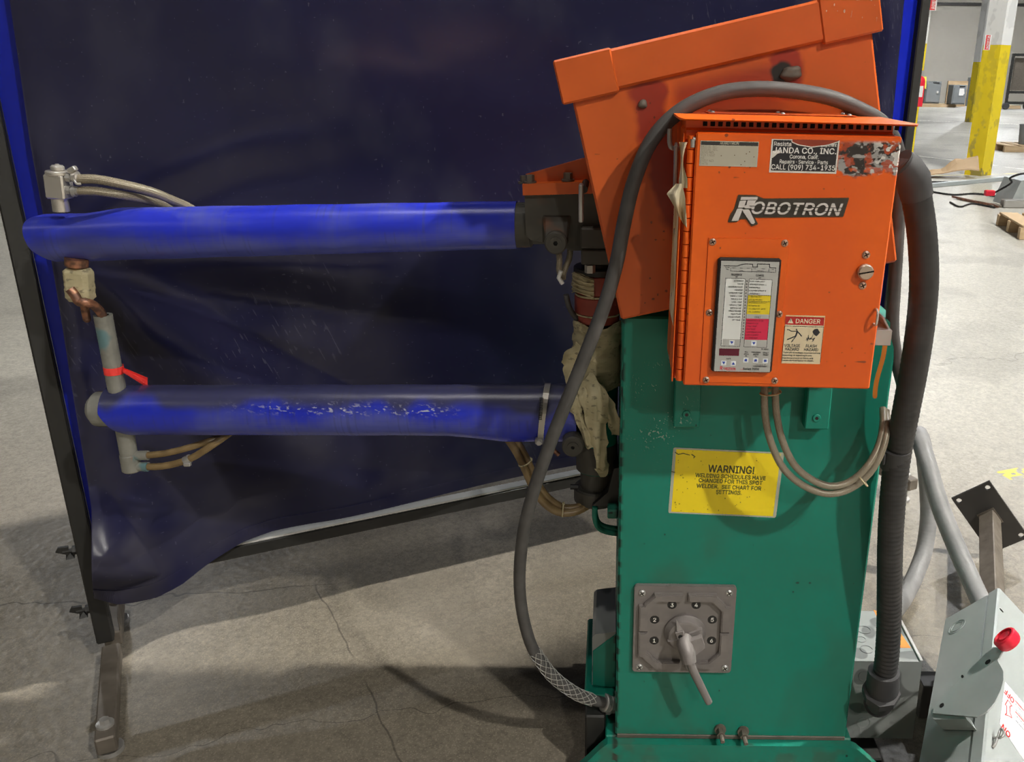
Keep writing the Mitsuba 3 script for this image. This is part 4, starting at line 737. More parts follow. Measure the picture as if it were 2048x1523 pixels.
# side: white sticker, latch tabs
obj('side_sticker', cbox((-.0008, .0, 0), (0, .10, .155), .0001) if 0 else xf(cbox((-.0168, -DH + .085, -.165), (-.0161, -DH + .27, -.06), .0001), MD), 'm_paper', C_, label='worn white sticker on the side of the box')
for py in (460, 588, 712): p = at(1347, py, Y=1.47); p[0] = DO[0] - .0161; obj('side_screw', cyl(p, p + [-.004, 0, 0], .004, n=12), 'm_steel', C_)
def L_hook(px, py): 
    p = at(px, py, Y=1.44); return tube(spline([p + [.028, .03, -.02], p + [.006, .0, -.018], p + [0.001, -.002, -.012], p, p + [0, 0, .012]], 6), .0038, 12)
obj('tool_hook', L_hook(1339, 272), 'm_steel', C_); 
kk = thing('hex_key', 'dark hex key hanging on the hook at the left side of the control box', 'tool')
a, b = at(1352, 293, Y=1.42), at(1350, 393, Y=1.42); obj('shaft', cat([cyl(a, b, .0034, n=6), cyl(a, a + [.004, 0.05, .001], .0034, n=6)]), 'm_steel', kk); obj('sleeve', cyl(a * .15 + b * .85, b, .0042, n=12), 'm_black', kk)
p = at(1386, 277, Y=1.352); obj('hinge_pin', cat([cyl(p + [0, 0, -.012], p, .0038, n=12), cyl(p, p + [.006, 0, .0005], .0035, n=10)]), 'm_steel', C_)
# keypad plate and keypad
pA, pB, pC, pE = D(1414, 474), D(1576, 476.5), D(1556, 765), D(1402, 763)
kx0, kx1, kz1, kz0 = (pA[0] + pE[0]) / 2, (pB[0] + pC[0]) / 2, (pA[1] + pB[1]) / 2, (pE[1] + pC[1]) / 2
kp = obj('keypad_plate', xf(cbox((kx0, kz0, .0002), (kx1, kz1, .0022), .0006), MD), 'm_orange', C_)
def pan_screw(px, py, parent, r=.0058, w=.0022):
    c = D(px, py); vobj('panel_screw', [(lathe([(0, 0), (r, 0), (r * .95, .0012), (r * .6, .0026), (0, .003)], np.eye(4), 16), (.6, .36, .26)), (xf(cbox((-r * .6, -.0007, .002), (r * .6, .0007, .0034), .0001), trimesh.transformations.rotation_matrix(.5, [0, 0, 1])), (.02, .012, .01)), (xf(cbox((-.0007, -r * .6, .002), (.0007, r * .6, .0034), .0001), trimesh.transformations.rotation_matrix(.5, [0, 0, 1])), (.02, .012, .01))], parent, 'm_vmetal', M=DM(w) @ trimesh.transformations.translation_matrix([c[0], c[1], 0]))
for px, py in ((1425, 482), (1569, 484.5), (1418, 623), (1558, 626), (1412, 757), (1549, 759)): pan_screw(px, py, kp)
e1, e2, e3, e4 = D(1433, 511), D(1559, 514), D(1543, 740), D(1423, 738)
bx0, bx1, bz1, bz0 = (e1[0] + e4[0]) / 2, (e2[0] + e3[0]) / 2, (e1[1] + e2[1]) / 2, (e3[1] + e4[1]) / 2
obj('keypad_bezel', xf(cbox((bx0, bz0, .0023), (bx1, bz1, .012), .003), MD), 'm_black', kp)
# keypad face, laid out from a 1015 x 1523 view of it
f1, f2, f3, f4 = D(1438, 517), D(1554, 519), D(1539, 737), D(1429, 737)
fx0, fx1, fz1, fz0 = (f1[0] + f4[0]) / 2, (f2[0] + f3[0]) / 2, (f1[1] + f2[1]) / 2, (f4[1] + f3[1]) / 2; FW_, FH = fx1 - fx0, fz1 - fz0
def kq(x, y):
    """a place on the face; x, y in the view, with its slant taken out"""
    v = (y - 152) / (1395 - 152); xl, xr = 215 + (163 - 215) * v, 868 + (778 - 868) * v; return fx0 + FW_ * (x - xl) / (xr - xl), fz1 - FH * v
def kr(x, y, x2, y2, w=.0002, h=.0004): a, b = kq(x, y), kq(x2, y2); return rect(a[0], b[1], b[0], a[1], w, h)
def kt(s, x, y, h, al='l', bold=True, wd=None, w=.0006): a = kq(x, y); return mv(txt(s, h, bold, wd, al, .0002), a[0], a[1] - h / 2, w)
INK = (.02, .02, .025); GR = (.42, .42, .4); WH = (.72, .74, .72); BLU = (.03, .06, .35)
F_ = [(rect(fx0, fz0, fx1, fz1, 0, .0002), GR)]
def line(pts, t=.0005, w=.0004):
    q = [kq(*p) for p in pts]; return prism(shapely.LineString(q).buffer(t, cap_style=2), w, w + .0003)
F_ += [(line([(245, 206), (395, 206), (430, 192), (490, 181), (568, 183), (568, 212), (622, 212), (622, 178), (758, 180), (758, 215), (832, 217)]), INK), (line([(322, 228), (322, 262), (558, 264), (558, 228)], .00025), INK), (line([(558, 262), (752, 264), (752, 228)], .00025), INK), (line([(752, 264), (828, 268), (828, 218)], .00025), INK)]
for s, x, y in (('Squeeze', 285, 222), ('Delay', 285, 243), ('Squeeze', 362, 225), ('Slope', 442, 226), ('Weld 1', 522, 227), ('Up Time', 440, 255), ('Cool', 590, 229), ('Weld 2', 688, 230), ('Weld 2 Pulses', 655, 252), ('Hold', 793, 232)): F_.append((kt(s, x, y, .0011, 'c'), INK))
F_ += [(kt('SEQUENCE', 390, 299, .0031, 'c', wd=.0168), INK), (kt('CONFIG', 652, 302, .0031, 'c', wd=.0125), INK), (kr(377, 319, 402, 328), INK), (kr(638, 325, 664, 334), INK)]
def panelbox(x, y, x2, y2, x3, y3, x4, y4):
    q = Polygon([kq(x, y), kq(x2, y2), kq(x3, y3), kq(x4, y4)]); return q
q1_ = panelbox(270, 340, 489, 343, 442, 1103, 234, 1101); F_ += [(prism(q1_.buffer(.0004), .0002, .0003), INK), (prism(q1_.buffer(-.0003), .0003, .0004), WH), (kr(250, 1020, 440, 1099, .0004, .0005), GR)]
q2_ = panelbox(533, 345, 793, 347, 740, 1108, 487, 1105); F_ += [(prism(q2_.buffer(.0004), .0002, .0003), INK), (prism(q2_.buffer(-.0003), .0003, .0004), WH)]
a, b = kq(525, 522), kq(770, 732); ux0, ux1 = kq(533, 400)[0] + .0002, kq(785, 400)[0]
def stripe(y, y2, c, w=.0004): z_, z2 = kq(500, y)[1], kq(500, y2)[1]; F_.append((prism(q2_.buffer(-.0003).intersection(sbox(fx0, z2, fx1, z_)), w, w + .0001), c))
stripe(522, 732, (.72, .56, .02)); stripe(732, 782, GR); stripe(782, 1022, (.62, .02, .07)); stripe(1022, 1108, GR)
stripe(518, 523, INK, .0005); stripe(586, 591, INK, .0005)
for i, s in enumerate(['SCHEDULE', 'VALVE', 'SQUEEZE DELAY', 'SQUEEZE', 'UPSLOPE TIME', 'WELD 1 TIME', 'WELD 1 CUR', 'COOL TIME', 'WELD 2 TIME', 'WELD 2 CUR', 'WELD PULSES', 'HOLD TIME', 'CHAIN SCHED', 'OFF TIME']):
    y = 366 + i * 33.5; F_.append((kt(s, 470 - i * 2.1, y, .0021, 'r'), INK))
for i, s in enumerate(['CUR. LOW LIMIT', 'STEPPER COUNT 1', 'INCREASE 1', 'STEPPER COUNT 2', 'INCREASE 2', 'TURNS RATIO', 'AVC SETPOINT', 'PROGRAM LOCKOUT', 'NETWORK ID', 'CAL LINE VOLTAGE', 'CAL CURRENT']):
    F_.append((kt(s, 541 - i * 1.7, 369 + i * 33.6, .0021, 'l'), INK if i < 5 else (.1, .07, .01)))
F_.append((kt('FAULT', 637, 762, .0029, 'c', wd=.0095), INK))
for i, s in enumerate(['EMERGENCY STOP', 'CONTACTOR', 'OVER TEMP', 'I/O FAULT', 'COMPENSATION', 'LOW CURRENT', 'STEPPER END']): F_.append((kt(s, 518 - i * 2.2, 803 + i * 32.7, .0021, 'l'), (.2, .008, .02)))
for i in range(20): x, y = kq(507 - i * 1.85, 367 + i * 33.3); F_.append((prism(Point(x, y).buffer(.00105, 6), .0002, .0006), INK))
def tri(x, y, up): a, b = kq(x, y); s = .0022 * (1 if up else -1); return prism(Polygon([(a - .0027, b - s), (a + .0027, b - s), (a, b + s * 1.1)]), .0007, .0009)
def keycap(x, y): a, b = kq(x, y); return prism(sbox(a - .0036, b - .0034, a + .0036, b + .0034).buffer(.0006), .0005, .0007)
for x, y in ((352, 1060), (597, 1062), (267, 1297), (374, 1299)): F_ += [(keycap(x, y), (.75, .78, .8)), (tri(x, y, x == 374), BLU)]
for x, y in ((511, 1258), (620, 1259), (727, 1261)): a, b = kq(x, y); F_ += [(keycap(x, y), (.75, .78, .8)), (prism(sbox(a - .0016, b - .0016, a + .0016, b + .0016).buffer(.0004), .0007, .0009), BLU)]
F_ += [(kr(217, 1130, 433, 1210, .0004, .0008), (.1, .004, .02)), (kt('DATA', 322, 1246, .0021, 'c'), INK), (kt('WELD', 735, 1126, .0021, 'c'), INK), (kr(683, 1119, 696, 1132), INK)]
for s, x, y in (('NO.', 516, 1164), ('WELD', 516, 1188), ('PROGRAM', 622, 1165), ('MODE', 622, 1190), ('FAULT', 733, 1168), ('RESET', 733, 1193), ('STEPPER RESET', 670, 1328)): F_.append((kt(s, x, y, .0021, 'c'), INK))
F_ += [(kr(502, 1206, 524, 1214), INK), (kr(610, 1207, 632, 1215), INK), (line([(612, 1300), (612, 1310), (727, 1310), (727, 1302)], .0002), INK)]
F_ += [(kt('R', 228, 1357, .0058, 'l', wd=.0042), (.6, .03, .06)), (kt('OBOTRON', 268, 1360, .0034, 'l', wd=.0195), (.6, .03, .06)), (line([(300, 1379), (400, 1379)], .0003), (.6, .03, .06)), (line([(455, 1370), (475, 1372), (490, 1362)], .0002), (.6, .03, .06)), (kt('Series 3050', 480, 1360, .0036, 'l', wd=.0265), INK)]
vobj('keypad_face', F_, kp, label='grey membrane keypad with white, yellow and red lists', M=DM(.0121))
# door plates and stickers
def plate_from(pts):
    q = [D(*p) for p in pts]; x0_, x1_ = (q[0][0] + q[3][0]) / 2, (q[1][0] + q[2][0]) / 2; z1_, z0_ = (q[0][1] + q[1][1]) / 2, (q[2][1] + q[3][1]) / 2; return x0_, x1_, z0_, z1_
x0_, x1_, z0_, z1_ = plate_from([(1400, 281), (1517, 281), (1515, 331), (1399, 332)]); w_, h_ = x1_ - x0_, z1_ - z0_
N_ = [(rect(0, 0, w_, h_, 0, .0006), (.42, .39, .31)), (rect(.001, h_ * .83, w_ - .001, h_ - .001, .0006, .0008), (.03, .028, .026)), (mv(txt('ROBOTRON', .0042, True, .028, 'c', .0002, .25), w_ * .5, h_ * .865, .0008), (.42, .39, .31))]
for i, s in enumerate(['MODEL NO.', 'SERIAL NO.', 'DWG NO.', 'VOLTAGE', 'HZ', 'PART NO.', 'DATE']): N_.append((mv(txt(s, .0034, False, None, 'l', .0002), .0012, h_ * (.72 - i * .112), .0006), (.2, .17, .12)))
for x, y in ((.6, .45), (.8, .52), (.72, .08), (.37, .42), (.93, .4), (.78, .22), (.85, .6)): N_.append((mv(prism(Point(0, 0).buffer(.0008, 5), .0006, .0007), w_ * x, h_ * y), (.14, .1, .06)))
vobj('rating_plate', N_, dr_, M=DM(.0003) @ trimesh.transformations.translation_matrix([x0_, z0_, 0]))
x0_, x1_, z0_, z1_ = plate_from([(1541, 277), (1678, 279), (1674, 345), (1540, 345)]); w_, h_ = x1_ - x0_, z1_ - z0_
tear = Polygon([(w_ * .3, h_ * 1.02), (w_ * .3, h_ * .93), (w_ * .4, h_ * .85), (w_ * .6, h_ * .79), (w_ * .72, h_ * .83), (w_ * .78, h_ * .84), (w_ * .86, h_ * .88), (w_ * .98, h_ * .97), (w_, h_ * 1.02)])
tear2 = Polygon([(-.001, h_ * .42), (w_ * .04, h_ * .44), (w_ * .1, h_ * .56), (w_ * .16, h_ * .6), (w_ * .1, h_ * .68), (-.001, h_ * .62)])
full = sbox(0, 0, w_, h_); inner = sbox(w_ * .025, h_ * .06, w_ * .975, h_ * .97)
def clip_text(m, poly): return m
J_ = [(prism(full.difference(tear), 0, .0003), (.66, .62, .56)), (prism(inner.difference(tear.buffer(.0012)).difference(tear2), .0003, .0004), (.015, .014, .017)), (prism(tear.intersection(full).difference(tear.buffer(-.0006)), .0003, .00045), (.75, .72, .68)), (prism(tear.intersection(full), 0, .0002), (.25, .03, .012))]
for s, x, y, h, wd, al in (('Resista', .04, .80, .0060, .026, 'l'), ('quipment', .96, .81, .0052, .024, 'r'), ('JANDA CO., INC.', .5, .59, .0082, .0955, 'c'), ('Corona, Calif.', .5, .435, .0055, .044, 'c'), ('Repairs · Service · Parts', .5, .28, .0055, .073, 'c'), ('CALL (909) 734-1935', .5, .10, .0072, .0965, 'c')):
    J_.append((mv(txt(s, h, True, wd, al, .0002), w_ * x, h_ * y, .0004), (.8, .78, .75)))
J_.append((prism(tear.buffer(-.0004).intersection(full), .0004, .0007), (.27, .035, .014)))
vobj('service_sticker', J_, dr_, label='black torn service sticker with a phone number', M=DM(.0003) @ trimesh.transformations.translation_matrix([x0_, z0_, 0]))
# badge lettering
def Dp(x, y): return D(1320 + x / 4.008, 220 + y / 4.008)
BO = np.array(Dp(575, 820)); Rr = trimesh.transformations.rotation_matrix(-.012, [0, 0, 1])
outl = Polygon([Dp(*p) - BO for p in ((552, 886), (572, 830), (600, 790), (632, 682), (760, 684), (830, 712), (1505, 706), (1462, 842), (745, 850), (775, 905), (735, 918), (690, 860), (640, 862), (612, 884))])
B_ = [(prism(outl.buffer(.0015), 0, .0012), (.06, .035, .015)), (prism(outl, .0012, .0018), (.035, .028, .022))]
SIL = (.6, .56, .53)
def bl(pts): return (prism(Polygon([Dp(*p) - BO for p in pts]), .0018, .0034), SIL)
B_ += [bl(((648, 690), (782, 690), (778, 712), (642, 714))), bl(((636, 720), (690, 718), (668, 775), (622, 776))), bl(((618, 782), (662, 782), (625, 880), (570, 882))), bl(((700, 716), (770, 716), (735, 780), (680, 782), (662, 760), (690, 756))), bl(((655, 790), (712, 788), (760, 892), (746, 908), (728, 902), (668, 815)))]
T0 = Dp(728, 822) - BO; hh = (Dp(760, 730) - Dp(745, 822))[1]; ww = (Dp(1440, 820) - Dp(728, 820))[0]
tx_ = txt('OBOTRON', hh, True, ww, 'l', .0016, .28); tx_.apply_translation([T0[0], T0[1], .0018]); B_.append((tx_, SIL))
for f in (.30, .62): B_.append((prism(Polygon([(T0[0] - .004, T0[1] + hh * f), (T0[0] + ww + .0005, T0[1] + hh * f), (T0[0] + ww + .0015, T0[1] + hh * (f + .06)), (T0[0] - .004, T0[1] + hh * (f + .06))]), .0034, .0036), (.035, .028, .022)))
vobj('name_badge', B_, dr_, label='raised silver lettering on a slanted dark badge', M=DM(.0002) @ trimesh.transformations.translation_matrix([BO[0], BO[1], 0]))
# danger sticker
def Dd(x, y): return D(1540 + x / 8.017, 610 + y / 8.017)
x0_, x1_, z0_, z1_ = plate_from([(1568, 628.5), (1647, 630), (1643, 727), (1566, 725)]); w_, h_ = x1_ - x0_, z1_ - z0_
def dq(x, y): v = (y - 150) / (935 - 150); xl, xr = 228 - 25 * v, 860 - 32 * v; return w_ * (x - xl) / (xr - xl), h_ * (1 - v)
def dpoly(pts, c, w=.0005): return (prism(Polygon([dq(*p) for p in pts]).buffer(0), w, w + .0002), c)
def dl(pts, t, c=INK): return (prism(shapely.LineString([dq(*p) for p in pts]).buffer(t), .0005, .0007), c)
def dt(s, x, y, h, wd=None, al='l', c=INK): a = dq(x, y); return (mv(txt(s, h, True, wd, al, .0002), a[0], a[1] - h / 2, .0006), c)
CRM = (.66, .56, .38)
G_ = [(prism(full_ := sbox(0, 0, w_, h_), 0, .0003), (.68, .5, .28)), (rect(.001, .001, w_ - .001, h_ * .97, .0003, .0005), CRM), dpoly([(228, 170), (850, 175), (845, 305), (225, 300)], (.42, .02, .02)), dpoly([(262, 278), (356, 278), (312, 195)], (.78, .68, .5), .0007), dpoly([(307, 215), (317, 215), (314, 250), (310, 250)], INK, .0009), dt('DANGER', 393, 240, .0072, .0395, c=(.8, .7, .52)), dl([(222, 325), (845, 328)], .0003), dl([(845, 328), (828, 915)], .0002),
      dl([(225, 325), (203, 905)], .0002), (prism(Point(*dq(414, 380)).buffer(.0013), .0005, .0007), INK), dl([(265, 380), (300, 385), (325, 405), (425, 408)], .0006), dl([(425, 405), (500, 478)], .0009), dl([(425, 405), (420, 440), (405, 480)], .0013), dl([(405, 485), (280, 540)], .0009), dl([(410, 485), (345, 578)], .0007),
      dpoly([(675, 400), (700, 365), (750, 358), (795, 415), (745, 475), (715, 468), (700, 450), (680, 430)], INK), dl([(685, 455), (662, 510)], .0003), dpoly([(580, 580), (600, 545), (560, 540), (590, 535), (570, 495), (600, 525), (608, 450), (625, 520), (660, 500), (670, 525), (725, 500), (700, 540), (705, 550), (670, 575), (690, 540), (650, 525), (640, 545), (620, 520), (600, 560)], INK),
      dt('VOLTAGE', 358, 638, .0047, .0255, 'c'), dt('HAZARD', 358, 696, .0047, .023, 'c'), dt('FLASH', 668, 638, .0047, .0178, 'c'), dt('HAZARD', 668, 698, .0047, .023, 'c'), dt('Turn off all voltage sources before', 222, 752, .0025, .060), dt('removing or replacing fuses.', 216, 795, .0025, .048), dt('Electrical shock or flash will', 214, 842, .0025, .050), dt('cause severe injury or death.', 212, 880, .0025, .0515)]
vobj('danger_sticker', G_, dr_, label='red and cream danger sticker', M=DM(.0003) @ trimesh.transformations.translation_matrix([x0_, z0_, 0]))
# quarter turn lock, screws, staple, side catch
c = D(1729, 541); ML = DM(.0003) @ trimesh.transformations.translation_matrix([c[0], c[1], 0])
vobj('door_lock', [(lathe([(0, 0), (.0118, 0), (.0125, .002), (.0125, .008), (.0105, .0105), (0, .011)], np.eye(4), 30), (.55, .43, .34)), (xf(cbox((-.0118, -.0011, .0104), (.0118, .0011, .0114), .0001), trimesh.transformations.rotation_matrix(.2, [0, 0, 1])), (.02, .015, .012))], dr_, 'm_vmetal', M=ML)
pan_screw(1732, 508, dr_, .0065, .0003); pan_screw(1725, 569.5, dr_, .0065, .0003)
c = D(1749, 632); pp = [(0, .012, 0), (0, .0135, .006), (0, .010, .013), (0, .0, .015), (0, -.009, .013), (0, -.0125, .006), (0, -.0115, 0)]
obj('door_staple', xf(tube(spline(pp, 6), .0021, 12), DM(0) @ trimesh.transformations.translation_matrix([c[0], c[1], 0])), 'm_chrome', dr_)
a = at(1768, 625, Y=1.52); ct = obj('side_catch', cat([cbox((.448, 1.44, a[2] - .012), (.486, 1.535, a[2] - .008), .001), cbox((.448, 1.437, a[2] - .036), (.486, 1.44, a[2] - .008), .001), xf(cbox((-.002, -.045, -.03), (.002, .045, 0), .001), frame((.47, 1.49, a[2] + .012), unit((1, 0, .6)), (0, 1, 0), unit((-.6, 0, 1))))]), 'm_steel', C_)
# paper tag hanging at the side
PT = [(1362, 284), (1374, 282), (1377, 290), (1380, 292), (1377, 312), (1366, 352), (1372, 382), (1375, 440), (1358, 424), (1332, 395), (1340, 378), (1352, 372), (1356, 330)]
t = thing('paper_tag', 'folded manila paper tag hanging at the left side of the control box', 'tag')
V, Fc = grid(lambda u, v: at(1363 + (12 - 18 * abs(v - .35) * 0) * (u - .3) * (1.1 - .75 * math.sin(math.pi * min(v * 1.25, 1))) * 1.3, 283 + 92 * v, Y=1.338 + .02 * (1 - u) + .006 * math.sin(u * 7 + v * 3)), np.linspace(0, 1, 10), np.linspace(0, 1, 18)); obj('upper_fold', thick(V, Fc, (10, 18), np.array([0, .0007, 0])), 'm_paper', t, smooth=True)
def lowtag(u, v):
    l = np.interp(v, [0, .25, .5, 1], [1352, 1333, 1345, 1366]); r = np.interp(v, [0, .3, 1], [1364, 1370, 1374]); y = 366 + 80 * v; return at(l + (r - l) * u, y + (8 if v > .9 else 0) * u, Y=1.352 - .012 * u + .005 * math.sin(u * 8 + v * 5))
V, Fc = grid(lowtag, np.linspace(0, 1, 12), np.linspace(0, 1, 20)); obj('lower_fold', thick(V, Fc, (12, 20), np.array([0, .0007, 0])), 'm_paper', t, smooth=True)
# warning sheet on the green panel (taped on)
q = [at(x, y, Y=YM) for x, y in ((1347, 893), (1564, 903), (1556, 1034), (1336, 1024))]; o_ = (q[0] + q[3]) / 2; wx = unit((q[1] + q[2]) / 2 - o_); wx[1] = 0; wz = np.array([-wx[2], 0, wx[0]]); w_ = np.linalg.norm((q[1] + q[2]) / 2 - o_); h_ = np.linalg.norm(q[0] - q[3]); o_ = o_ - wz * h_ / 2
YEL = (.9, .7, .012)
ws = [(prism(sbox(0, 0, w_, h_).buffer(-.004).buffer(.004), 0, .0005), (.4, .42, .33)), (rect(.006, .0035, w_ - .0065, h_ - .0035, .0005, .0007), YEL)]
for s, x, y, h, wd in (('WARNING!', .54, .66, .0155, .092), ('WELDING SCHEDULES HAVE', .54, .575, .0085, .141), ('CHANGED FOR THIS SPOT', .545, .50, .0085, .128), ('WELDER.  SEE CHART FOR', .535, .415, .0085, .130), ('SETTINGS.', .54, .335, .0085, .052)): ws.append((mv(txt(s, h, True, wd, 'c', .0002), w_ * x, h_ * y, .0007), (.04, .035, .015)))
for i in range(60):
    x, y = RNG.uniform(.03, .96), RNG.uniform(.03, .96); r = RNG.uniform(.0005, .0013)
    ws.append((mv(prism(Point(0, 0).buffer(r, 3), .0007, .0008), w_ * x, h_ * y), (.28, .2, .02)))
for pts in (((.02, .93), (.05, .9), (.09, .92), (.15, .9)), ((.17, .91), (.2, .88), (.19, .86)), ((.0, .64), (.03, .63))): ws.append((prism(shapely.LineString([(a * w_, b * h_) for a, b in pts]).buffer(.0009), .0007, .0009), (.1, .08, .02)))
vobj('warning_sheet', ws, W_, label='yellow laminated warning sheet', M=frame(o_ + [0, -.0003, 0], wx, wz, (0, -1, 0)))
# ================================================================ floor things beside the welder
# grey junction box
yf = 1.64; zb_ = at(1826, 1475, Y=yf)[2]; zt = at(1780, 1321, Y=yf)[2]; x1_ = at(1845, 1321, Y=yf)[0]; yb = at(1800, 1221, Z=zt)[1]; x0_ = .548
jb = thing('junction_box', 'grey steel junction box beside the green welder where the thick black conduit ends', 'electrical box')
xb = at(1826, 1470, Y=yf)[0]
obj('shell', prism([(x0_, zb_), (xb, zb_), (x1_, zt - .001), (x1_ - .001, zt), (x0_, zt)], -(yb - yf), 0, MY(yf)), 'm_greybox', jb)
obj('cover_edge', cbox((x1_ - .006, yf + .001, zt), (x1_ + .002, yb, zt + .004), .001), 'm_steel', jb)
obj('orange_sticker', prism([(.0, 0), (.045, 0), (.03, .13), (.0, .15)], 0, .0004, frame((x1_ - .055, yf + .05, zt), (1, 0, 0), (0, 1, 0), (0, 0, 1))), mat('m_orangepaper', (.85, .26, .05), .6), jb)
def knock(c, r, M3, parent, m): obj('knockout', xf(lathe([(r - .0015, 0), (r, 0), (r, .0012), (r - .0015, .0012), (r - .0015, 0)], np.eye(4), 28), M3 @ trimesh.transformations.translation_matrix([c[0], c[1], 0])), m, parent)
for px, py, r in ((1728, 1258, .016), (1722, 1277, .012), (1733, 1297, .015)): p = at(px, py, Z=zt); knock((p[0], p[1]), r, frame((0, 0, zt), (1, 0, 0), (0, 1, 0), (0, 0, 1)), jb, 'm_greybox')
for px, py, r in ((1727, 1443, .016), (1733, 1413, .012), (1730, 1350, .015)): p = at(px, py, Y=yf); knock((p[0], p[2]), r, MY(yf), jb, 'm_greybox')
# grey flexible conduit
GP = [at(1967, 1213, Y=1.97), at(1945, 1165, Y=2.05), at(1912, 1090, Y=2.14), at(1880, 1010, Y=2.22), at(1856, 930, Y=2.30), at(1841, 880, Y=2.38), at(1838, 868, Y=2.44), at(1846, 890, Y=2.50), at(1854, 960, Y=2.50), at(1857, 1030, Y=2.48), at(1849, 1095, Y=2.44), at(1832, 1145, Y=2.38), at(1810, 1190, Y=2.29), at(1785, 1225, Y=2.19)]
P, _ = resample(spline(GP, 14), .0032); gc = tube(P, .0262, 24, (.0128, .0003)); obj('flexible_conduit', gc, 'm_conduit_grey', smooth=True, label='grey flexible conduit standing in a loop beside the black one', cat_='conduit')
# lying pedestal: end plate and square tube
pt = thing('pedestal', 'steel pedestal with a dark four hole end plate and square tube lying on the floor', 'stand')
cpl = (at(1970, 967, Y=2.6) + at(1990, 1098, Y=2.6) + at(2049, 1064, Y=2.6) + at(1909, 1006, Y=2.6)) / 4
al = unit(at(2049, 1064, Y=2.6) - at(1971, 966, Y=2.6)); nl = unit(np.array([-.36, -.93, -.03])); al = unit(al - nl * (al @ nl)); bl_ = np.cross(nl, al); MPl = frame(cpl, al, bl_, nl)
hh_ = sbox(-.118, -.069, .118, .069)
for sx_ in (-1, 1):
    for sy_ in (-1, 1): hh_ = hh_.difference(Point(sx_ * .100, sy_ * .052).buffer(.009))
obj('end_plate', prism(hh_, -.009, 0, MPl), 'm_darkplate', pt)
obj('square_tube', xf(cbox((-.026, -.026, .0), (.026, .026, .57), .003), MPl), 'm_rustysteel', pt)
obj('weld_bead', prism(sbox(-.03, -.03, .03, .03).difference(sbox(-.0262, -.0262, .0262, .0262)), 0, .005, MPl), 'm_rustysteel', pt)
# disconnect switch lying on its corner
S1 = np.array([.892, 1.945, .2]); Sd = unit((-.425, -.905, 0)); S2 = np.array([.995, 1.897, .329]); Su = S2 - S1; Su = unit(Su - Sd * (Su @ Sd)); SD = np.linalg.norm(S2 - S1); Sf = np.cross(Sd, Su)
if Sf[2] > 0: Sf = -Sf
SB = thing('disconnect_switch', 'grey safety switch box with a red handle knob lying at the lower right corner', 'switch box')
MB = frame(S1, Sd, Su, -Sf)            # local: along the box towards the camera, across the side panel, out of the side panel
if np.linalg.det(MB[:3, :3]) < 0: MB = frame(S1, Sd, Su, -Sf)
LB, WB = .80, .262
obj('enclosure', xf(cbox((0, 0, -WB), (LB, SD - .035, 0), .003), MB), 'm_galv', SB)
obj('cover', xf(cbox((-.002, SD - .0345, -WB - .002), (LB, SD, .002), .004), MB), 'm_galv', SB)
PO = S1; PN = MB[:3, 2]
def SP(px, py, w=0.): v = on(px, py, PO + PN * w, PN) - PO; return np.array([v @ Sd, v @ Su])
def sc(x, y): return 1840 + x / 4.197, 1160 + y / 4.197
pw = .034
poly = [SP(*sc(x, y), pw) for x, y in ((104, 1108), (415, 1137), (476, 1140), (560, 1095), (625, 1020), (675, 920), (700, 830), (698, 755), (650, 668), (705, 560), (612, 556), (560, 600), (360, 800), (130, 1040))]
hd = obj('handle_plate', prism(Polygon(poly).buffer(.003).buffer(-.003), pw - .003, pw, MB), 'm_galv', SB)
poly = [SP(*sc(x, y), pw - .02) for x, y in ((118, 1120), (400, 1138), (440, 1215), (160, 1212))]; obj('handle_return', prism(Polygon(poly), .002, pw - .0031, MB), 'm_galv', hd)
c = SP(*sc(718, 478), pw + .014); 
obj('handle_knob', xf(cat([lathe([(0, -.004), (.022, -.004), (.0255, 0), (.027, .006), (.027, .018), (.025, .0205), (.0215, .0215), (.0205, .0165), (.0145, .0165), (.0135, .020), (.012, .0205), (0, .0175)], np.eye(4), 40)]), MB @ trimesh.transformations.translation_matrix([c[0], c[1], pw])), 'm_redplastic', hd)
for x, y, rx, ry in ((356, 803, .007, .003), (570, 680, .008, .007), (183, 1045, .008, .0055)):
    c = SP(*sc(x, y), pw); obj('plate_slot', prism(shapely.affinity.rotate(shapely.affinity.scale(Point(0, 0).buffer(1, 8), rx, ry), 20), pw + .0001, pw + .0004, MB @ trimesh.transformations.translation_matrix([c[0], c[1], 0])), 'm_darkhole', hd)
c = SP(*sc(310, 385)); knock(c, .026, MB, SB, 'm_galv'); knock(c, .018, MB, SB, 'm_galv')
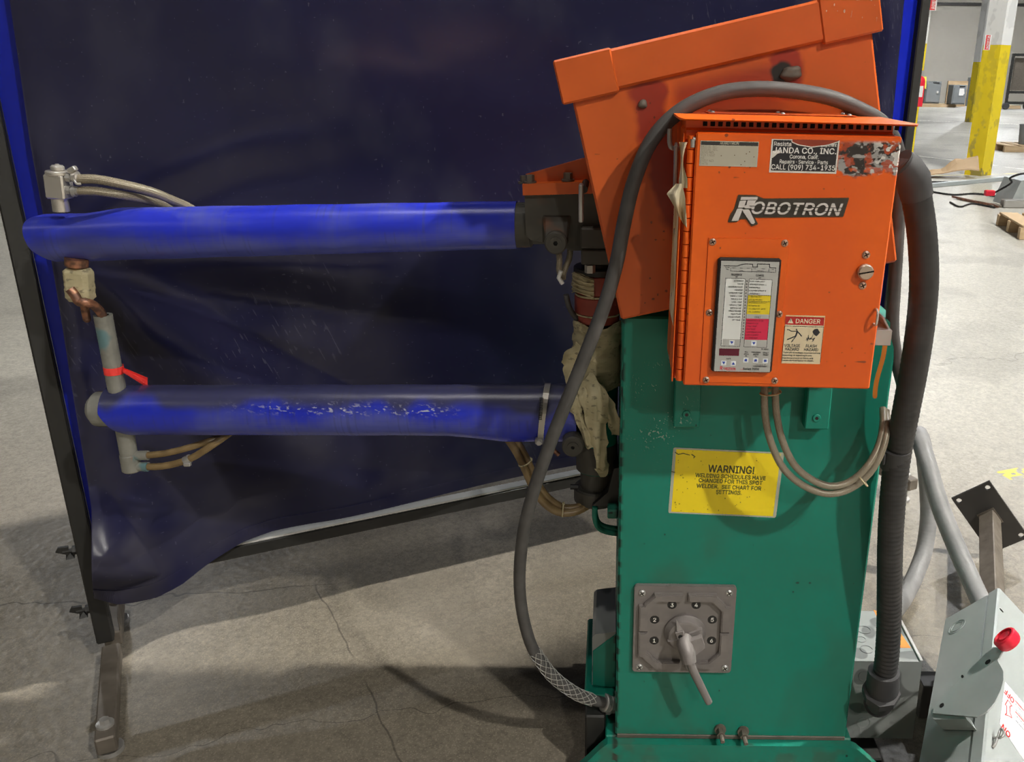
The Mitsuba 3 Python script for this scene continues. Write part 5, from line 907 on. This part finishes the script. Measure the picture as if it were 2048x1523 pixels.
# the front (right hand) face: ON / OFF card, latch screw
FO = S1 + Su * SD; FN = Su
def SF(px, py, w=.0): v = on(px, py, FO + FN * w, FN) - FO; return np.array([v @ Sd, v @ -PN])
MF = frame(FO, Sd, -PN, FN); 
if np.linalg.det(MF[:3, :3]) < 0: MF = frame(FO, -PN, Sd, FN); SWAP = True
else: SWAP = False
def fx(a): return (a[1], a[0]) if SWAP else (a[0], a[1])
cp = [SF(*sc(x, y)) for x, y in ((712, 845), (1180, 1390), (1080, 1820), (665, 1200))]
card = Polygon([fx(p) for p in cp]); RED = (.62, .02, .02)
K_ = [(prism(card, .0003, .0008), (.78, .77, .75))]
def card_text(s, x, y, x2, y2, h):
    a, b = SF(*sc(x, y)), SF(*sc(x2, y2)); a, b = np.array(fx(a)), np.array(fx(b)); ang = math.atan2(*(b - a)[::-1]); m = txt(s, h, True, np.linalg.norm(b - a), 'l', .0003); m.apply_transform(trimesh.transformations.rotation_matrix(ang, [0, 0, 1])); return mv(m, a[0], a[1], .0008)
K_ += [(card_text('OFF', 790, 1000, 715, 905, .018), RED), (card_text('ON', 760, 1290, 693, 1200, .018), RED)]
ar = [(735, 1000), (770, 1050), (752, 1052), (752, 1105), (768, 1150), (735, 1130), (712, 1125), (725, 1110), (725, 1050), (712, 1040)]
K_.append((prism(Polygon([fx(SF(*sc(x, y))) for x, y in ar]).buffer(0).exterior.buffer(.0008), .0008, .0010), RED))
for off in (0, 1): K_.append((prism(shapely.LineString([fx(SF(*sc(800, 1010 + off * 90))), fx(SF(*sc(1000, 1240 + off * 90)))]).buffer(.0014), .0008, .0010), RED))
for off in range(4): K_.append((prism(shapely.LineString([fx(SF(*sc(800, 1035 + off * 45))), fx(SF(*sc(960, 1225 + off * 45)))]).buffer(.0004), .0008, .0010), INK))
vobj('instruction_card', K_, SB, label='white card with red on and off lettering', M=MF)
c = fx(SF(*sc(683, 248))); obj('cover_slot', prism(shapely.affinity.scale(Point(*c).buffer(.005), .6, 1.3), .0002, .0008, MF), 'm_darkhole', SB)
p = S1 + Sd * .565 + Su * (SD + .002) - PN * .018
obj('latch_loop', tube(spline([p + FN * 0, p + FN * .018 + Sd * .01, p + FN * .024, p + FN * .016 - Sd * .015, p + Sd * .022 + FN * .006, p + Sd * .03], 6), .0025, 8), 'm_steel', SB)
obj('dark_bracket', cbox((.80, 1.80, .0), (.90, 1.86, .10), .002), 'm_darkplate', label='dark steel angle between the junction box and the switch box', cat_='bracket')
